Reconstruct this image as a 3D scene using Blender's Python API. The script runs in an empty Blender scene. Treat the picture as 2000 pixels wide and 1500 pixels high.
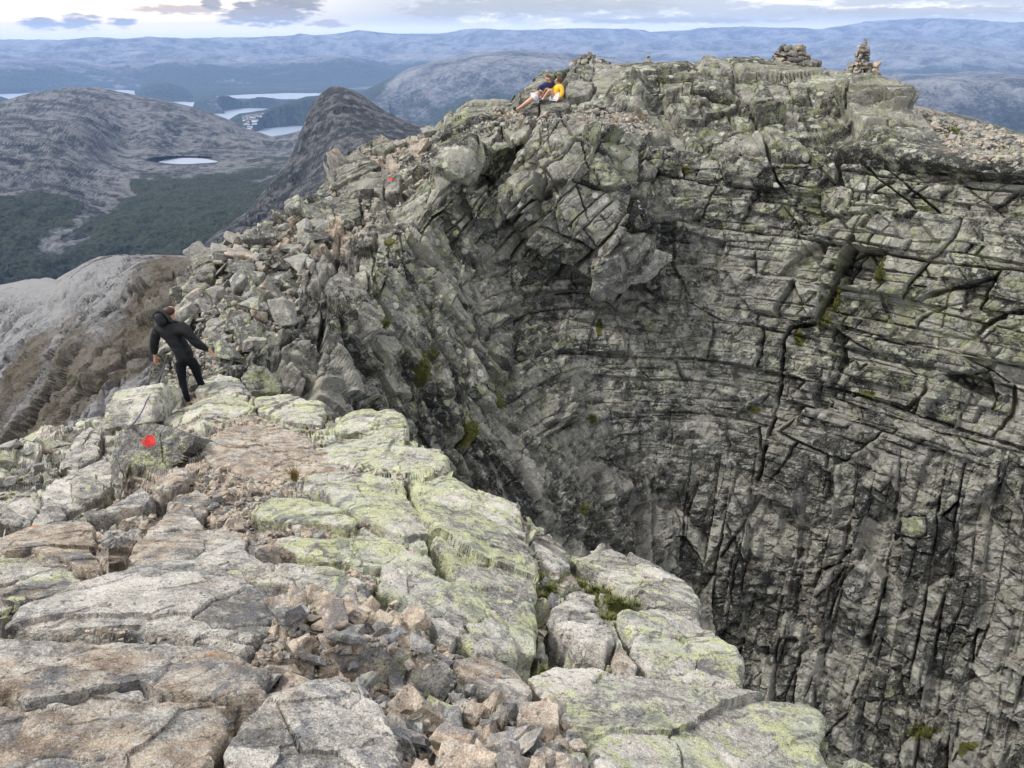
import bpy, bmesh, math, random, time
import numpy as np
from mathutils import Vector, Matrix
T0 = time.time()
rng = np.random.default_rng(7); random.seed(7)
RES = 2.0                       # grid step of the rock sheets (photo pixels)
sc = bpy.context.scene
COL = sc.collection

# ------------------------------------------------------------------ camera, world, sun
F = 1511.0; PITCH = math.radians(24.23)
cam_d = bpy.data.cameras.new("camera"); cam = bpy.data.objects.new("camera", cam_d); COL.objects.link(cam)
cam_d.sensor_width = 36; cam_d.lens = 36*F/2000; cam_d.clip_start = 0.1; cam_d.clip_end = 300000
cam.rotation_euler = (math.pi/2-PITCH, 0, 0)
sc.camera = cam
sc.view_settings.view_transform = 'Standard'; sc.view_settings.look = 'None'
sc.view_settings.exposure = 0.68; sc.view_settings.gamma = 1
SUN_EL, SUN_AZ = math.radians(50), math.radians(-92)    # azimuth from +Y, clockwise; high to the front left
sd = bpy.data.lights.new("sun", 'SUN'); so = bpy.data.objects.new("sun", sd); COL.objects.link(so)
sd.energy = 2.4; sd.angle = math.radians(12); sd.color = (1, .965, .91)
sdir = Vector((math.sin(SUN_AZ)*math.cos(SUN_EL), math.cos(SUN_AZ)*math.cos(SUN_EL), math.sin(SUN_EL)))
so.rotation_euler = sdir.to_track_quat('Z', 'Y').to_euler()
try:
    sc.cycles.volume_bounces = 1; sc.cycles.max_bounces = 4; sc.cycles.diffuse_bounces = 3
    sc.cycles.use_denoising = True
    sc.cycles.volume_step_rate = 10
except Exception: pass

def ang(px, py):
    d = ray(px, py); return math.atan2(d[0], d[1]), math.asin(d[2])
def ray(px, py):
    v = np.array([px-1000.0, F*math.cos(PITCH)+(750-py)*math.sin(PITCH), -F*math.sin(PITCH)+(750-py)*math.cos(PITCH)])
    return v/np.linalg.norm(v)
def rays(px, py):
    px = np.asarray(px, float); py = np.asarray(py, float)
    px, py = np.broadcast_arrays(px, py)
    v = np.stack([px-1000.0, F*math.cos(PITCH)+(750-py)*math.sin(PITCH), -F*math.sin(PITCH)+(750-py)*math.cos(PITCH)], -1)
    return v/np.linalg.norm(v, axis=-1, keepdims=True)

class NT:                                           # tiny node-tree helper
    def __init__(s, tree): s.t = tree; s.n = tree.nodes; s.l = tree.links
    def add(s, typ, **kw):
        n = s.n.new(typ)
        for k, v in kw.items(): setattr(n, k, v)
        return n
    def put(s, sock, v):
        if isinstance(v, bpy.types.NodeSocket): s.l.new(v, sock)
        elif v is not None: sock.default_value = v
    def math(s, op, a, b=None, c=None, clamp=False):
        n = s.add('ShaderNodeMath', operation=op); n.use_clamp = clamp
        s.put(n.inputs[0], a)
        if b is not None: s.put(n.inputs[1], b)
        if c is not None: s.put(n.inputs[2], c)
        return n.outputs[0]
    def noise(s, vec, scale, detail=4, rough=.55, dist=0.0, out=0):
        n = s.add('ShaderNodeTexNoise'); s.put(n.inputs['Vector'], vec)
        n.inputs['Scale'].default_value = scale; n.inputs['Detail'].default_value = detail
        n.inputs['Roughness'].default_value = rough; n.inputs['Distortion'].default_value = dist
        return n.outputs[out]
    def vor(s, vec, scale, feature='F1', out='Distance', rnd=1.0):
        n = s.add('ShaderNodeTexVoronoi', feature=feature); s.put(n.inputs['Vector'], vec)
        n.inputs['Scale'].default_value = scale; n.inputs['Randomness'].default_value = rnd
        return n.outputs[out]
    def step(s, v, a, b, lo=0.0, hi=1.0):
        n = s.add('ShaderNodeMapRange', interpolation_type='SMOOTHSTEP'); s.put(n.inputs[0], v)
        s.put(n.inputs[1], a); s.put(n.inputs[2], b); s.put(n.inputs[3], lo); s.put(n.inputs[4], hi)
        return n.outputs[0]
    def mix(s, f, a, b, mode='MIX'):
        n = s.add('ShaderNodeMix', data_type='RGBA', blend_type=mode)
        s.put(n.inputs[0], f)
        for i, v in ((6, a), (7, b)):
            if isinstance(v, tuple) and len(v) == 3: v = v+(1,)
            s.put(n.inputs[i], v)
        return n.outputs[2]
    def scalev(s, v, sx, sy, sz):
        n = s.add('ShaderNodeVectorMath', operation='MULTIPLY'); s.put(n.inputs[0], v); n.inputs[1].default_value = (sx, sy, sz)
        return n.outputs[0]

def build_world():
    w = bpy.data.worlds.new("World"); sc.world = w; w.use_nodes = True
    t = NT(w.node_tree); t.n.clear()
    sky = t.add('ShaderNodeTexSky', sky_type='NISHITA'); sky.sun_disc = False
    sky.sun_elevation = SUN_EL; sky.sun_rotation = SUN_AZ; sky.altitude = 900
    skyc = t.mix(1.0, sky.outputs[0], (.09, .09, .09), 'MULTIPLY')
    tc = t.add('ShaderNodeTexCoord'); sep = t.add('ShaderNodeSeparateXYZ'); t.l.new(tc.outputs['Generated'], sep.inputs[0])
    X, Y, Z = sep.outputs
    az = t.math('ARCTAN2', X, Y); el = t.math('ARCSINE', Z)
    cmb = t.add('ShaderNodeCombineXYZ'); t.put(cmb.inputs[0], az); t.put(cmb.inputs[1], t.math('MULTIPLY', el, 4.5)); AE = cmb.outputs[0]
    big = t.noise(AE, 5.0, 6, .55)
    fine = t.noise(AE, 22.0, 7, .6, .3)
    # overhead deck: flat projection of the view direction onto the cloud base
    zc = t.math('MAXIMUM', Z, .06)
    c2 = t.add('ShaderNodeCombineXYZ'); t.put(c2.inputs[0], t.math('DIVIDE', X, zc)); t.put(c2.inputs[1], t.math('DIVIDE', Y, zc))
    deck = t.noise(c2.outputs[0], .9, 6, .55)
    deckc = t.mix(t.step(deck, .35, .7), (.62, .66, .74), (1.12, 1.1, 1.06))
    # warm left, cooler right near the horizon
    side = t.step(az, math.radians(-26), math.radians(-2))
    hor = t.mix(side, (.97, .90, .77), (.80, .85, .92))
    m1 = t.math('ADD', t.math('MULTIPLY', big, .6), t.math('MULTIPLY', fine, .4))
    greyr = t.math('MULTIPLY', t.step(m1, .38, .50), side)
    greyr = t.math('MULTIPLY', greyr, t.step(el, .006, .020))
    hor = t.mix(t.math('MULTIPLY', greyr, .85), hor, (.28, .31, .36))
    hor = t.mix(t.math('MULTIPLY', t.step(m1, .46, .36), .45), hor, (1.0, .98, .92))
    # separate dark clouds low in the left sky, each a fixed direction
    for px, py, wx, hy in [(78, 46, 46, 16), (157, 43, 44, 21), (240, 43, 32, 11), (350, 18, 110, 12), (415, 6, 26, 13), (535, 22, 90, 34),
                           (480, 32, 60, 22), (640, 46, 50, 9), (585, 0, 60, 26), (470, 10, 30, 10), (-60, 30, 60, 18),
                           (860, 18, 90, 20), (1000, 12, 150, 24), (1180, 10, 160, 16), (1330, 40, 260, 7), (1800, 22, 340, 11)]:
        a0, e0 = ang(px, py); a1, _ = ang(px+wx, py); _, e1 = ang(px, py-hy)
        dx = t.math('DIVIDE', t.math('SUBTRACT', az, a0), a1-a0); dy = t.math('DIVIDE', t.math('SUBTRACT', el, e0), e1-e0)
        # flat-ish base: the lower half falls off faster
        r = t.math('SQRT', t.math('ADD', t.math('POWER', t.math('ABSOLUTE', dx), 2.0), t.math('POWER', t.math('ABSOLUTE', dy), 2.0)))
        r = t.math('ADD', r, t.math('MULTIPLY', t.math('SUBTRACT', t.noise(AE, 55.0, 5, .6, .4), .5), 2.0))
        k = t.step(r, 1.08, .50)
        col = (.27, .31, .43) if px < 400 or px in (415, 470, 535, 585) else ((.34, .38, .48) if px < 800 else (.46, .50, .59))
        if px in (350, 640): col = (.58, .57, .60)
        hor = t.mix(t.math('MULTIPLY', k, .92), hor, tuple(c*k_ for c, k_ in zip(col, (.60, .50, .34) if px < 800 else (.66, .64, .56))))
    hor = t.mix(1.0, hor, t.mix(side, (1.62, 1.38, 1.04), (1.42, 1.28, 1.06)), 'MULTIPLY')
    # pale hazy band right at the horizon
    hor = t.mix(t.step(el, .012, -.004), hor, t.mix(side, (1.15, 1.12, 1.08), (.85, .95, 1.1)))
    cl = t.mix(t.step(el, .045, .16), hor, deckc)
    out = t.mix(.93, skyc, cl)
    bg = t.add('ShaderNodeBackground'); t.put(bg.inputs[0], out); bg.inputs[1].default_value = 1.0
    bg.inputs[1].default_value = .95; o = t.add('ShaderNodeOutputWorld'); t.l.new(bg.outputs[0], o.inputs[0])
build_world()

# ------------------------------------------------------------------ numpy noise
U = np.uint32
def h3(ix, iy, iz, seed):
    h = ix.astype(U)*U(374761393)+iy.astype(U)*U(668265263)+iz.astype(U)*U(2246822519)+U((seed*3266489917) & 0xffffffff)
    h = (h ^ (h >> U(13)))*U(1274126177); h = (h ^ (h >> U(15)))*U(2654435761)
    return h ^ (h >> U(16))
def r01(h): return (h & U(0xffffff)).astype(np.float32)/np.float32(16777216)
def vnoise(P, seed=0):
    P = P.astype(np.float32); i = np.floor(P); f = P-i; i = i.astype(np.int64); f = f*f*f*(f*(f*6-15)+10)
    out = 0
    for a in (0, 1):
        for b in (0, 1):
            for c in (0, 1):
                w = (f[:, 0] if a else 1-f[:, 0])*(f[:, 1] if b else 1-f[:, 1])*(f[:, 2] if c else 1-f[:, 2])
                out = out+w*r01(h3(i[:, 0]+a, i[:, 1]+b, i[:, 2]+c, seed))
    return out*2-1
def fbm(P, octs=4, seed=0, gain=.5):
    a, s, t = 1.0, 0.0, 0.0; P = P.astype(np.float32)
    for k in range(octs):
        s = s+a*vnoise(P*(2.03**k)+k*17.3, seed+k); t += a; a *= gain
    return s/t
def blocks(P, axes, size, seed, jit=.7, warp=.15):
    """Jointed rock: 3-D cells in a rotated, stretched frame. Returns cell offset, tilt, tone, edge distance (m), crack openness."""
    size = np.array(size, np.float32); M = (np.array(axes, np.float32).T/size)          # columns scaled
    q = P.astype(np.float32) @ M
    if warp: q = q+warp*np.stack([vnoise(q*.7+5*k, seed+50+k) for k in range(3)], 1)
    q = q+.035*np.stack([vnoise(q*4.3+3*k, seed+70+k) for k in range(3)], 1)      # ragged joints
    i0 = np.floor(q-.5).astype(np.int64)
    n = len(q); d1 = np.full(n, 1e9, np.float32); d2 = d1.copy()
    c1 = np.zeros((n, 3), np.float32); c2 = c1.copy(); id1 = np.zeros(n, U); id2 = np.zeros(n, U)
    for a in (0, 1):
        for b in (0, 1):
            for c in (0, 1):
                ii = i0+np.array([a, b, c]); h = h3(ii[:, 0], ii[:, 1], ii[:, 2], seed)
                cc = ii.astype(np.float32)+.5
                cc[:, 0] += jit*(r01(h)-.5); cc[:, 1] += jit*(r01(h*U(7919)+U(13))-.5); cc[:, 2] += jit*(r01(h*U(104729)+U(71))-.5)
                d = ((q-cc)**2).sum(1)
                m = d < d1; m2 = (~m) & (d < d2)
                d2 = np.where(m, d1, np.where(m2, d, d2)); id2 = np.where(m, id1, np.where(m2, h, id2))
                c2 = np.where(m[:, None], c1, np.where(m2[:, None], cc, c2))
                d1 = np.where(m, d, d1); id1 = np.where(m, h, id1); c1 = np.where(m[:, None], cc, c1)
    g = c2-c1; gl = np.linalg.norm(g, axis=1)+1e-6
    e = (d2-d1)/(2*gl); gm = np.linalg.norm((g/gl[:, None]) @ M.T, axis=1)+1e-6
    em = e/gm
    lp = (q-c1)*size
    tv = np.stack([r01(id1*U(31+k*2)+U(k*977)) for k in range(3)], 1)-.5
    tilt = (lp*tv).sum(1)
    pair = r01((id1 ^ id2)*U(2654435761))
    return r01(id1*U(5)+U(3))-.5, tilt, r01(id1*U(11)+U(9)), em, pair
def cell1(x, seed, jit):
    """irregular intervals along one axis: id, distance to the nearer end, position within"""
    i = np.floor(x).astype(np.int64); z = i*0
    def bnd(k): return k+jit*(r01(h3(k, z, z, 1)*U(7919)+seed)-.5)
    b0, b1 = bnd(i), bnd(i+1); lo = x < b0; hi = x >= b1
    i = np.where(lo, i-1, np.where(hi, i+1, i)); b0 = bnd(i); b1 = bnd(i+1)
    return i, np.minimum(x-b0, b1-x).astype(np.float32), ((x-b0)/(b1-b0+1e-6)-.5).astype(np.float32)
def bricks(P, axes, size, seed, jit=.8, warp=.10, shear=.5):
    """Bedded and jointed rock: beds of uneven thickness, each cut by its own set of straight cross joints."""
    size = np.array(size, np.float32); M = np.array(axes, np.float32).T/size; q = P.astype(np.float32) @ M
    q = q+warp*np.stack([vnoise(q*.45+5*k, seed+50+k) for k in range(3)], 1)*1.3+.022*np.stack([vnoise(q*5.1+3*k, seed+70+k) for k in range(3)], 1)
    S0 = U((seed*2654435761) & 0xffffffff)
    iv, dv, fv = cell1(q[:, 1], S0, jit); z = iv*0; hv = h3(iv, z, z, seed+1)
    xu = q[:, 0]*(.75+.6*r01(hv*U(17)))+r01(hv)*9.0+shear*(r01(hv*U(3)+U(5))-.5)*fv*2
    iu, du, fu = cell1(xu, hv, jit); hu = h3(iv, iu, z, seed+2)
    xw = q[:, 2]+r01(hu)*7.0+.6*(r01(hu*U(3))-.5)*fu; iw, dw, fw = cell1(xw, hu, jit); hc = h3(iv, iu, iw, seed+3)
    em = np.minimum(np.minimum(du*size[0], dv*size[1]), dw*size[2])
    near = np.where(dv*size[1] <= em+1e-6, r01(h3(iv+(fv > 0), z, z, seed+4)+h3(iu//3, z, z, 7)), np.where(du*size[0] <= em+1e-6, r01(h3(iv, iu+(fu > 0), z, seed+5)), r01(h3(iv, iu, iw+(fw > 0), seed+6))))
    t = [r01(hc*U(31+k*2)+U(k*977))-.5 for k in range(3)]
    tilt = fu*size[0]*t[0]+fv*size[1]*t[1]*1.5+fw*size[2]*t[2]*.5
    return r01(hc*U(5)+U(3))-.5, tilt, r01(hc*U(11)+U(9)), em, near
def sst(x, a, b): t = np.clip((x-a)/(b-a), 0, 1); return t*t*(3-2*t)
def frame(theta, dip=0.0):
    t = math.radians(theta); d = math.radians(dip)
    u = np.array([math.cos(t), 0, math.sin(t)]); v = np.array([-math.sin(t), 0, math.cos(t)]); w = np.array([0, 1.0, 0])
    v2 = v*math.cos(d)+w*math.sin(d); w2 = w*math.cos(d)-v*math.sin(d)
    return [u, v2, w2]

def tps(pts):                                        # smooth log-range surface through control points
    p = np.array(pts, float); x = p[:, :2]/500.0; y = np.log(p[:, 2]); n = len(p)
    r = ((x[:, None]-x[None])**2).sum(-1); K = .5*r*np.log(r+1e-9)+np.eye(n)*2e-3
    A = np.block([[K, np.ones((n, 1)), x], [np.ones((1, n)), np.zeros((1, 3))], [x.T, np.zeros((2, 3))]])
    w = np.linalg.solve(A, np.concatenate([y, [0, 0, 0]]))
    def f(px, py):
        X = np.asarray(px, float)/500; Y = np.asarray(py, float)/500; o = w[n]+w[n+1]*X+w[n+2]*Y
        for k in range(n):
            r = (X-x[k, 0])**2+(Y-x[k, 1])**2; o = o+w[k]*.5*r*np.log(r+1e-9)
        return np.exp(o)
    return f

def obj(name, me, mat=None, parent=None, link=True):
    o = bpy.data.objects.new(name, me)
    if link: COL.objects.link(o)
    if mat is not None and me is not None: me.materials.append(mat)
    if parent is not None: o.parent = parent
    return o
def tag(o, label=None, cat=None, group=None, kind=None):
    if label: o['label'] = label
    if cat: o['category'] = cat
    if group: o['group'] = group
    if kind: o['kind'] = kind
    return o
def grid_mesh(name, P, attrs=None, smooth=False):
    """P: (rows, cols, 3)"""
    r, c = P.shape[:2]; me = bpy.data.meshes.new(name)
    me.vertices.add(r*c); me.vertices.foreach_set('co', P.reshape(-1).astype(np.float32))
    i = np.arange(r*c).reshape(r, c)
    q = np.stack([i[:-1, :-1], i[:-1, 1:], i[1:, 1:], i[1:, :-1]], -1).reshape(-1, 4)
    me.loops.add(q.size); me.loops.foreach_set('vertex_index', q.reshape(-1).astype(np.int32))
    me.polygons.add(len(q)); me.polygons.foreach_set('loop_start', np.arange(0, q.size, 4, dtype=np.int32))
    me.update(calc_edges=True)
    me.polygons.foreach_set('use_smooth', np.full(len(q), smooth))
    for k, v in (attrs or {}).items():
        a = me.attributes.new(k, 'FLOAT_COLOR', 'POINT'); a.data.foreach_set('color', v.reshape(-1).astype(np.float32))
    me.validate()
    return me

class Sheet:
    """A rock surface: for each bearing the slope is followed from below up to its crest, then over and down the far side."""
    def __init__(s, x0, x1, yb, crest, rng_f, step, back=10.0, nback=60, round_m=1.5, round_px=60, backdrop=.25, ystep=None):
        cx = np.arange(x0, x1+step, step); s.cx = cx
        cr = np.array(crest, float); s.ys = np.interp(cx, cr[:, 0], cr[:, 1])
        s.nf = int((yb-s.ys.min())/(ystep or step)); s.yb = yb; s.crest = cr
        t = np.linspace(0, 1, s.nf)[:, None]
        PY = yb+(s.ys[None]-yb)*t; PX = np.broadcast_to(cx[None], PY.shape)
        R = rng_f(PX, PY)
        d = np.clip((PY-s.ys[None])/round_px, 0, 1); R = R+round_m*(1-np.sqrt(np.clip(1-(1-d)**2, 0, 1)))
        s.PX, s.PY, s.R = PX, PY, R
        Pf = rays(PX, PY)*R[..., None]
        S = Pf[-1]; hd = S.copy(); hd[:, 2] = 0; L = np.linalg.norm(hd, axis=1, keepdims=True); hd /= L
        tanv = S[:, 2:3]/L
        k = (np.linspace(0, 1, nback+1)[1:])**1.6*back
        Pb = S[None]+hd[None]*k[:, None, None]
        Pb[..., 2] = S[None, :, 2]+tanv[None, :, 0]*k[:, None]-backdrop*k[:, None]**2/back*4*.5-backdrop*k[:, None]*.5
        s.P = np.concatenate([Pf, Pb], 0)
        s.PYf = np.concatenate([PY, np.broadcast_to(s.ys[None], (nback, len(cx)))], 0)
        s.PXf = np.broadcast_to(cx[None], s.PYf.shape)
        s.normals()
    def normals(s):
        du = np.gradient(s.P, axis=1); dv = np.gradient(s.P, axis=0); n = np.cross(du, dv)
        l = np.linalg.norm(n, axis=-1, keepdims=True); n = n/(l+1e-12)
        f = np.sign((n[:s.nf]*-s.P[:s.nf]).sum(-1).mean()); s.N = n*f; s.P0 = s.P
        for k in range(3): s.N[:s.nf] = (s.N[:s.nf]+np.roll(s.N[:s.nf], 3, 1)+np.roll(s.N[:s.nf], -3, 1))/3
        s.N[s.nf-14:] = s.N[s.nf-15]; s.N = s.N/np.linalg.norm(s.N, axis=-1, keepdims=True)
        return s.N
    def ds(s):
        if not hasattr(s, '_ds'): s._ds = np.linalg.norm(np.gradient(s.P0, axis=0), axis=-1); s._ds[s.nf-8:s.nf] = s._ds[s.nf-9]; s._ds = s._ds.clip(1e-6, s._ds[s.nf-9].max())
        return s._ds
    def fade(s, size):                                # 1 where the grid resolves a feature of this size along the slope
        ds = np.linalg.norm(np.gradient(s.P0, axis=0), axis=-1)
        f = sst(size/(ds+1e-9), 1.2, 4.0); f[s.nf-8:s.nf] = f[s.nf-9]
        r = np.clip(np.arange(f.shape[0]-s.nf)/14.0, 0, 1)[:, None]; f[s.nf:] = f[s.nf-9]*(1-r)+f[s.nf:]*r
        return f
    def at(s, px, py):                                # displaced surface point + normal under an image position
        j = int(np.clip(round((px-s.cx[0])/(s.cx[1]-s.cx[0])), 0, len(s.cx)-1))
        t = (py-s.yb)/(s.ys[j]-s.yb); i = int(np.clip(round(t*(s.nf-1)), 0, s.nf-1))
        return s.P[i, j].copy(), s.N0[i, j].copy()

def seg_dist(PX, PY, pts):
    d = np.full(PX.shape, 1e9, np.float32)
    for (x0, y0), (x1, y1) in zip(pts[:-1], pts[1:]):
        vx, vy = x1-x0, y1-y0; t = np.clip(((PX-x0)*vx+(PY-y0)*vy)/(vx*vx+vy*vy+1e-6), 0, 1)
        d = np.minimum(d, np.hypot(PX-x0-t*vx, PY-y0-t*vy))
    return d
def inpoly(PX, PY, pts):
    m = np.zeros(PX.shape, bool); n = len(pts)
    for k in range(n):
        (x0, y0), (x1, y1) = pts[k], pts[(k+1) % n]
        if y0 == y1: continue
        c = ((y0 > PY) != (y1 > PY)) & (PX < (x1-x0)*(PY-y0)/(y1-y0)+x0); m ^= c
    return m

# ------------------------------------------------------------------ materials
def rock_mat(name, ts=1.0, lich=None, tan=None, dark=0.0, bump=.5, base=((.115, .115, .11), (.30, .295, .28)), attr=True, speck=1.0, lcols=((.25, .27, .16), (.44, .46, .22)), lf_=.72, grain=False):
    m = bpy.data.materials.new(name); m.use_nodes = True; t = NT(m.node_tree)
    b = t.n['Principled BSDF']; b.inputs['Roughness'].default_value = .92; b.inputs['Specular IOR Level'].default_value = .25
    geo = t.add('ShaderNodeNewGeometry'); P = geo.outputs['Position']
    n1 = t.noise(P, 1.1*ts, 5, .6, .2); n2 = t.noise(P, 6*ts, 5, .65); n3 = t.noise(P, 38*ts, 3, .7)
    v = t.math('ADD', t.math('MULTIPLY', n1, .32), t.math('ADD', t.math('MULTIPLY', n2, .36), t.math('MULTIPLY', n3, .32)))
    if attr:
        a1 = t.add('ShaderNodeAttribute', attribute_name='m1'); s1 = t.add('ShaderNodeSeparateColor'); t.l.new(a1.outputs['Color'], s1.inputs[0])
        a2 = t.add('ShaderNodeAttribute', attribute_name='m2'); s2 = t.add('ShaderNodeSeparateColor'); t.l.new(a2.outputs['Color'], s2.inputs[0])
        LI, TA, MO = s1.outputs; TO, PA, OR = s2.outputs
        v = t.math('ADD', v, t.math('MULTIPLY', t.math('SUBTRACT', TO, .5), .34))
    else:
        oi = t.add('ShaderNodeObjectInfo'); LI, TA, MO, PA, OR = lich, tan, 0.0, 0.0, 0.0
        v = t.math('ADD', v, t.math('MULTIPLY', t.math('SUBTRACT', oi.outputs['Random'], .5), .18))
        TA = t.math('ADD', TA, t.math('MULTIPLY', t.math('SUBTRACT', oi.outputs['Random'], .5), .5))
    col = t.mix(t.step(v, .37, .63), base[0], base[1])
    # warm iron-stained rock
    nt = t.noise(P, 2.3*ts, 4, .6)
    tf = t.step(t.math('ADD', nt, t.math('MULTIPLY', t.math('SUBTRACT', TA, .5), .8)), .42, .66)
    tcol = t.mix(t.step(n2, .35, .65), (.21, .155, .11), (.50, .41, .315))
    col = t.mix(t.math('MULTIPLY', tf, .88), col, tcol)
    # white-grey crust lichen
    w1 = t.step(t.noise(P, 9*ts, 6, .7, .6), .54, .64)
    col = t.mix(t.math('MULTIPLY', w1, .5), col, (.46, .46, .43))
    # yellow-green map lichen
    nl = t.noise(P, 3.2*ts, 8, .68, .8)
    lf = t.step(t.math('ADD', t.math('ADD', t.math('MULTIPLY', nl, .7), t.math('MULTIPLY', t.noise(P, 19*ts, 4, .7), .3)), t.math('MULTIPLY', t.math('SUBTRACT', LI, .5), .36)), .49, .57)
    lcol = t.mix(t.noise(P, 7*ts, 4, .6), lcols[0], lcols[1])
    lcol = t.mix(t.step(t.noise(P, 1.7*ts, 3), .48, .62), lcol, (.46, .47, .36))
    col = t.mix(t.math('MULTIPLY', lf, lf_), col, lcol)
    rv = t.add('ShaderNodeTexVoronoi'); t.put(rv.inputs['Vector'], P); rv.inputs['Scale'].default_value = 6.5*ts
    rs = t.add('ShaderNodeSeparateColor'); t.l.new(rv.outputs['Color'], rs.inputs[0])
    rd = t.math('ADD', rv.outputs['Distance'], t.math('MULTIPLY', t.math('SUBTRACT', t.noise(P, 30*ts, 3), .5), .22))
    rr_ = t.math('MULTIPLY', t.step(rs.outputs[0], .45, .95), .42)
    rk = t.math('MULTIPLY', t.step(t.math('SUBTRACT', rr_, rd), -.01, .03), t.step(LI, .22, .5))
    col = t.mix(t.math('MULTIPLY', rk, .8), col, t.mix(rs.outputs[1], lcols[1], (.46, .47, .42)))
    # black specks and blots
    bs = t.step(t.noise(P, 17*ts, 6, .7, .5), .585, .64)
    col = t.mix(t.math('MULTIPLY', bs, .72*speck), col, (.045, .045, .05))
    ps = t.step(t.noise(P, 60*ts, 2, .6), .62, .70)
    col = t.mix(t.math('MULTIPLY', ps, .4), col, (.55, .54, .50))
    if grain:
        bc = t.step(t.noise(P, 5.5, 7, .72, .5), .53, .60); col = t.mix(t.math('MULTIPLY', bc, .62), col, (.115, .12, .14))
        gr_ = t.noise(P, 170, 3, .75); col = t.mix(.55, col, t.mix(t.step(gr_, .38, .62), (.28, .28, .28), (.78, .78, .78)), 'OVERLAY')
        ck = t.vor(P, 7, 'DISTANCE_TO_EDGE'); wc = t.math('ADD', ck, t.math('MULTIPLY', t.noise(P, 20, 4, .6), .05))
        sp_ = t.step(t.noise(P, 52, 5, .75, .4), .60, .66); col = t.mix(t.math('MULTIPLY', sp_, .75), col, (.04, .042, .046))
        pk = t.step(t.noise(P, 33, 4, .7, .3), .60, .68); col = t.mix(t.math('MULTIPLY', pk, .55), col, (.58, .54, .50))
    if attr:
        mn = t.noise(P, 5*ts, 6, .7)
        mf = t.step(t.math('ADD', mn, t.math('SUBTRACT', MO, .62)), .42, .54)
        col = t.mix(mf, col, t.mix(t.noise(P, 24*ts, 4), (.02, .028, .006), (.13, .12, .03)))
        on = t.step(t.math('ADD', t.noise(P, 9, 5, .6), t.math('SUBTRACT', OR, .5)), .50, .60)
        col = t.mix(t.math('MULTIPLY', on, .8), col, (.50, .20, .065))
        pf = t.step(t.math('ADD', t.math('MULTIPLY', t.math('SUBTRACT', t.noise(P, 22, 6, .7), .5), .25), PA), .36, .44)
        col = t.mix(t.math('MULTIPLY', pf, .94), col, t.mix(t.noise(P, 40, 3), (.55, .022, .022), (.78, .07, .06)))
    t.put(b.inputs['Base Color'], col)
    hb = t.math('ADD', t.math('MULTIPLY', t.noise(P, 7*ts, 8, .72), .8), t.math('MULTIPLY', t.noise(P, 45*ts, 3, .6), .22))
    bp = t.add('ShaderNodeBump'); bp.inputs['Strength'].default_value = bump; bp.inputs['Distance'].default_value = .12/ts
    t.put(bp.inputs['Height'], hb); t.l.new(bp.outputs[0], b.inputs['Normal'])
    return m
def plain(name, col, rough=.7, metal=0.0, noise=None, spec=.4):
    m = bpy.data.materials.new(name); m.use_nodes = True; t = NT(m.node_tree); b = t.n['Principled BSDF']
    b.inputs['Roughness'].default_value = rough; b.inputs['Metallic'].default_value = metal; b.inputs['Specular IOR Level'].default_value = spec
    tc = t.add('ShaderNodeTexCoord')
    n = t.noise(tc.outputs['Object'], noise or 25, 4, .6)
    t.put(b.inputs['Base Color'], t.mix(n, tuple(c*.72 for c in col), tuple(min(1, c*1.25) for c in col)))
    bp = t.add('ShaderNodeBump'); bp.inputs['Strength'].default_value = .25; bp.inputs['Distance'].default_value = .01
    t.put(bp.inputs['Height'], n); t.l.new(bp.outputs[0], b.inputs['Normal'])
    return m
M_cliff = rock_mat('cliff_rock', ts=.62, bump=.6, base=((.030, .029, .025), (.250, .238, .205)), lcols=((.125, .14, .07), (.285, .30, .15)), lf_=.62)
M_fore = rock_mat('ridge_rock', ts=1.7, bump=.8, base=((.14, .132, .12), (.60, .56, .50)), lcols=((.31, .33, .19), (.56, .575, .31)), lf_=.82, grain=True)
ST = dict(
    grey=rock_mat('stone_grey', 1.6, .30, .25, attr=False, grain=True, base=((.16, .155, .15), (.38, .37, .35))),
    tan=rock_mat('stone_tan', 1.6, .10, .85, attr=False, grain=True, base=((.24, .22, .19), (.52, .48, .42)), speck=.5),
    lichen=rock_mat('stone_lichen', 1.6, .62, .25, attr=False, grain=True, base=((.16, .155, .15), (.38, .37, .35))),
    mixed=rock_mat('stone_mixed', 1.6, .25, .55, attr=False, grain=True, base=((.15, .145, .14), (.36, .35, .33))),
    far=rock_mat('stone_far', .8, .40, .18, attr=False, base=((.055, .054, .05), (.29, .28, .255))),
    fartan=rock_mat('stone_far_tan', .8, .18, .52, attr=False, base=((.10, .095, .085), (.30, .285, .26))))
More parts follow.
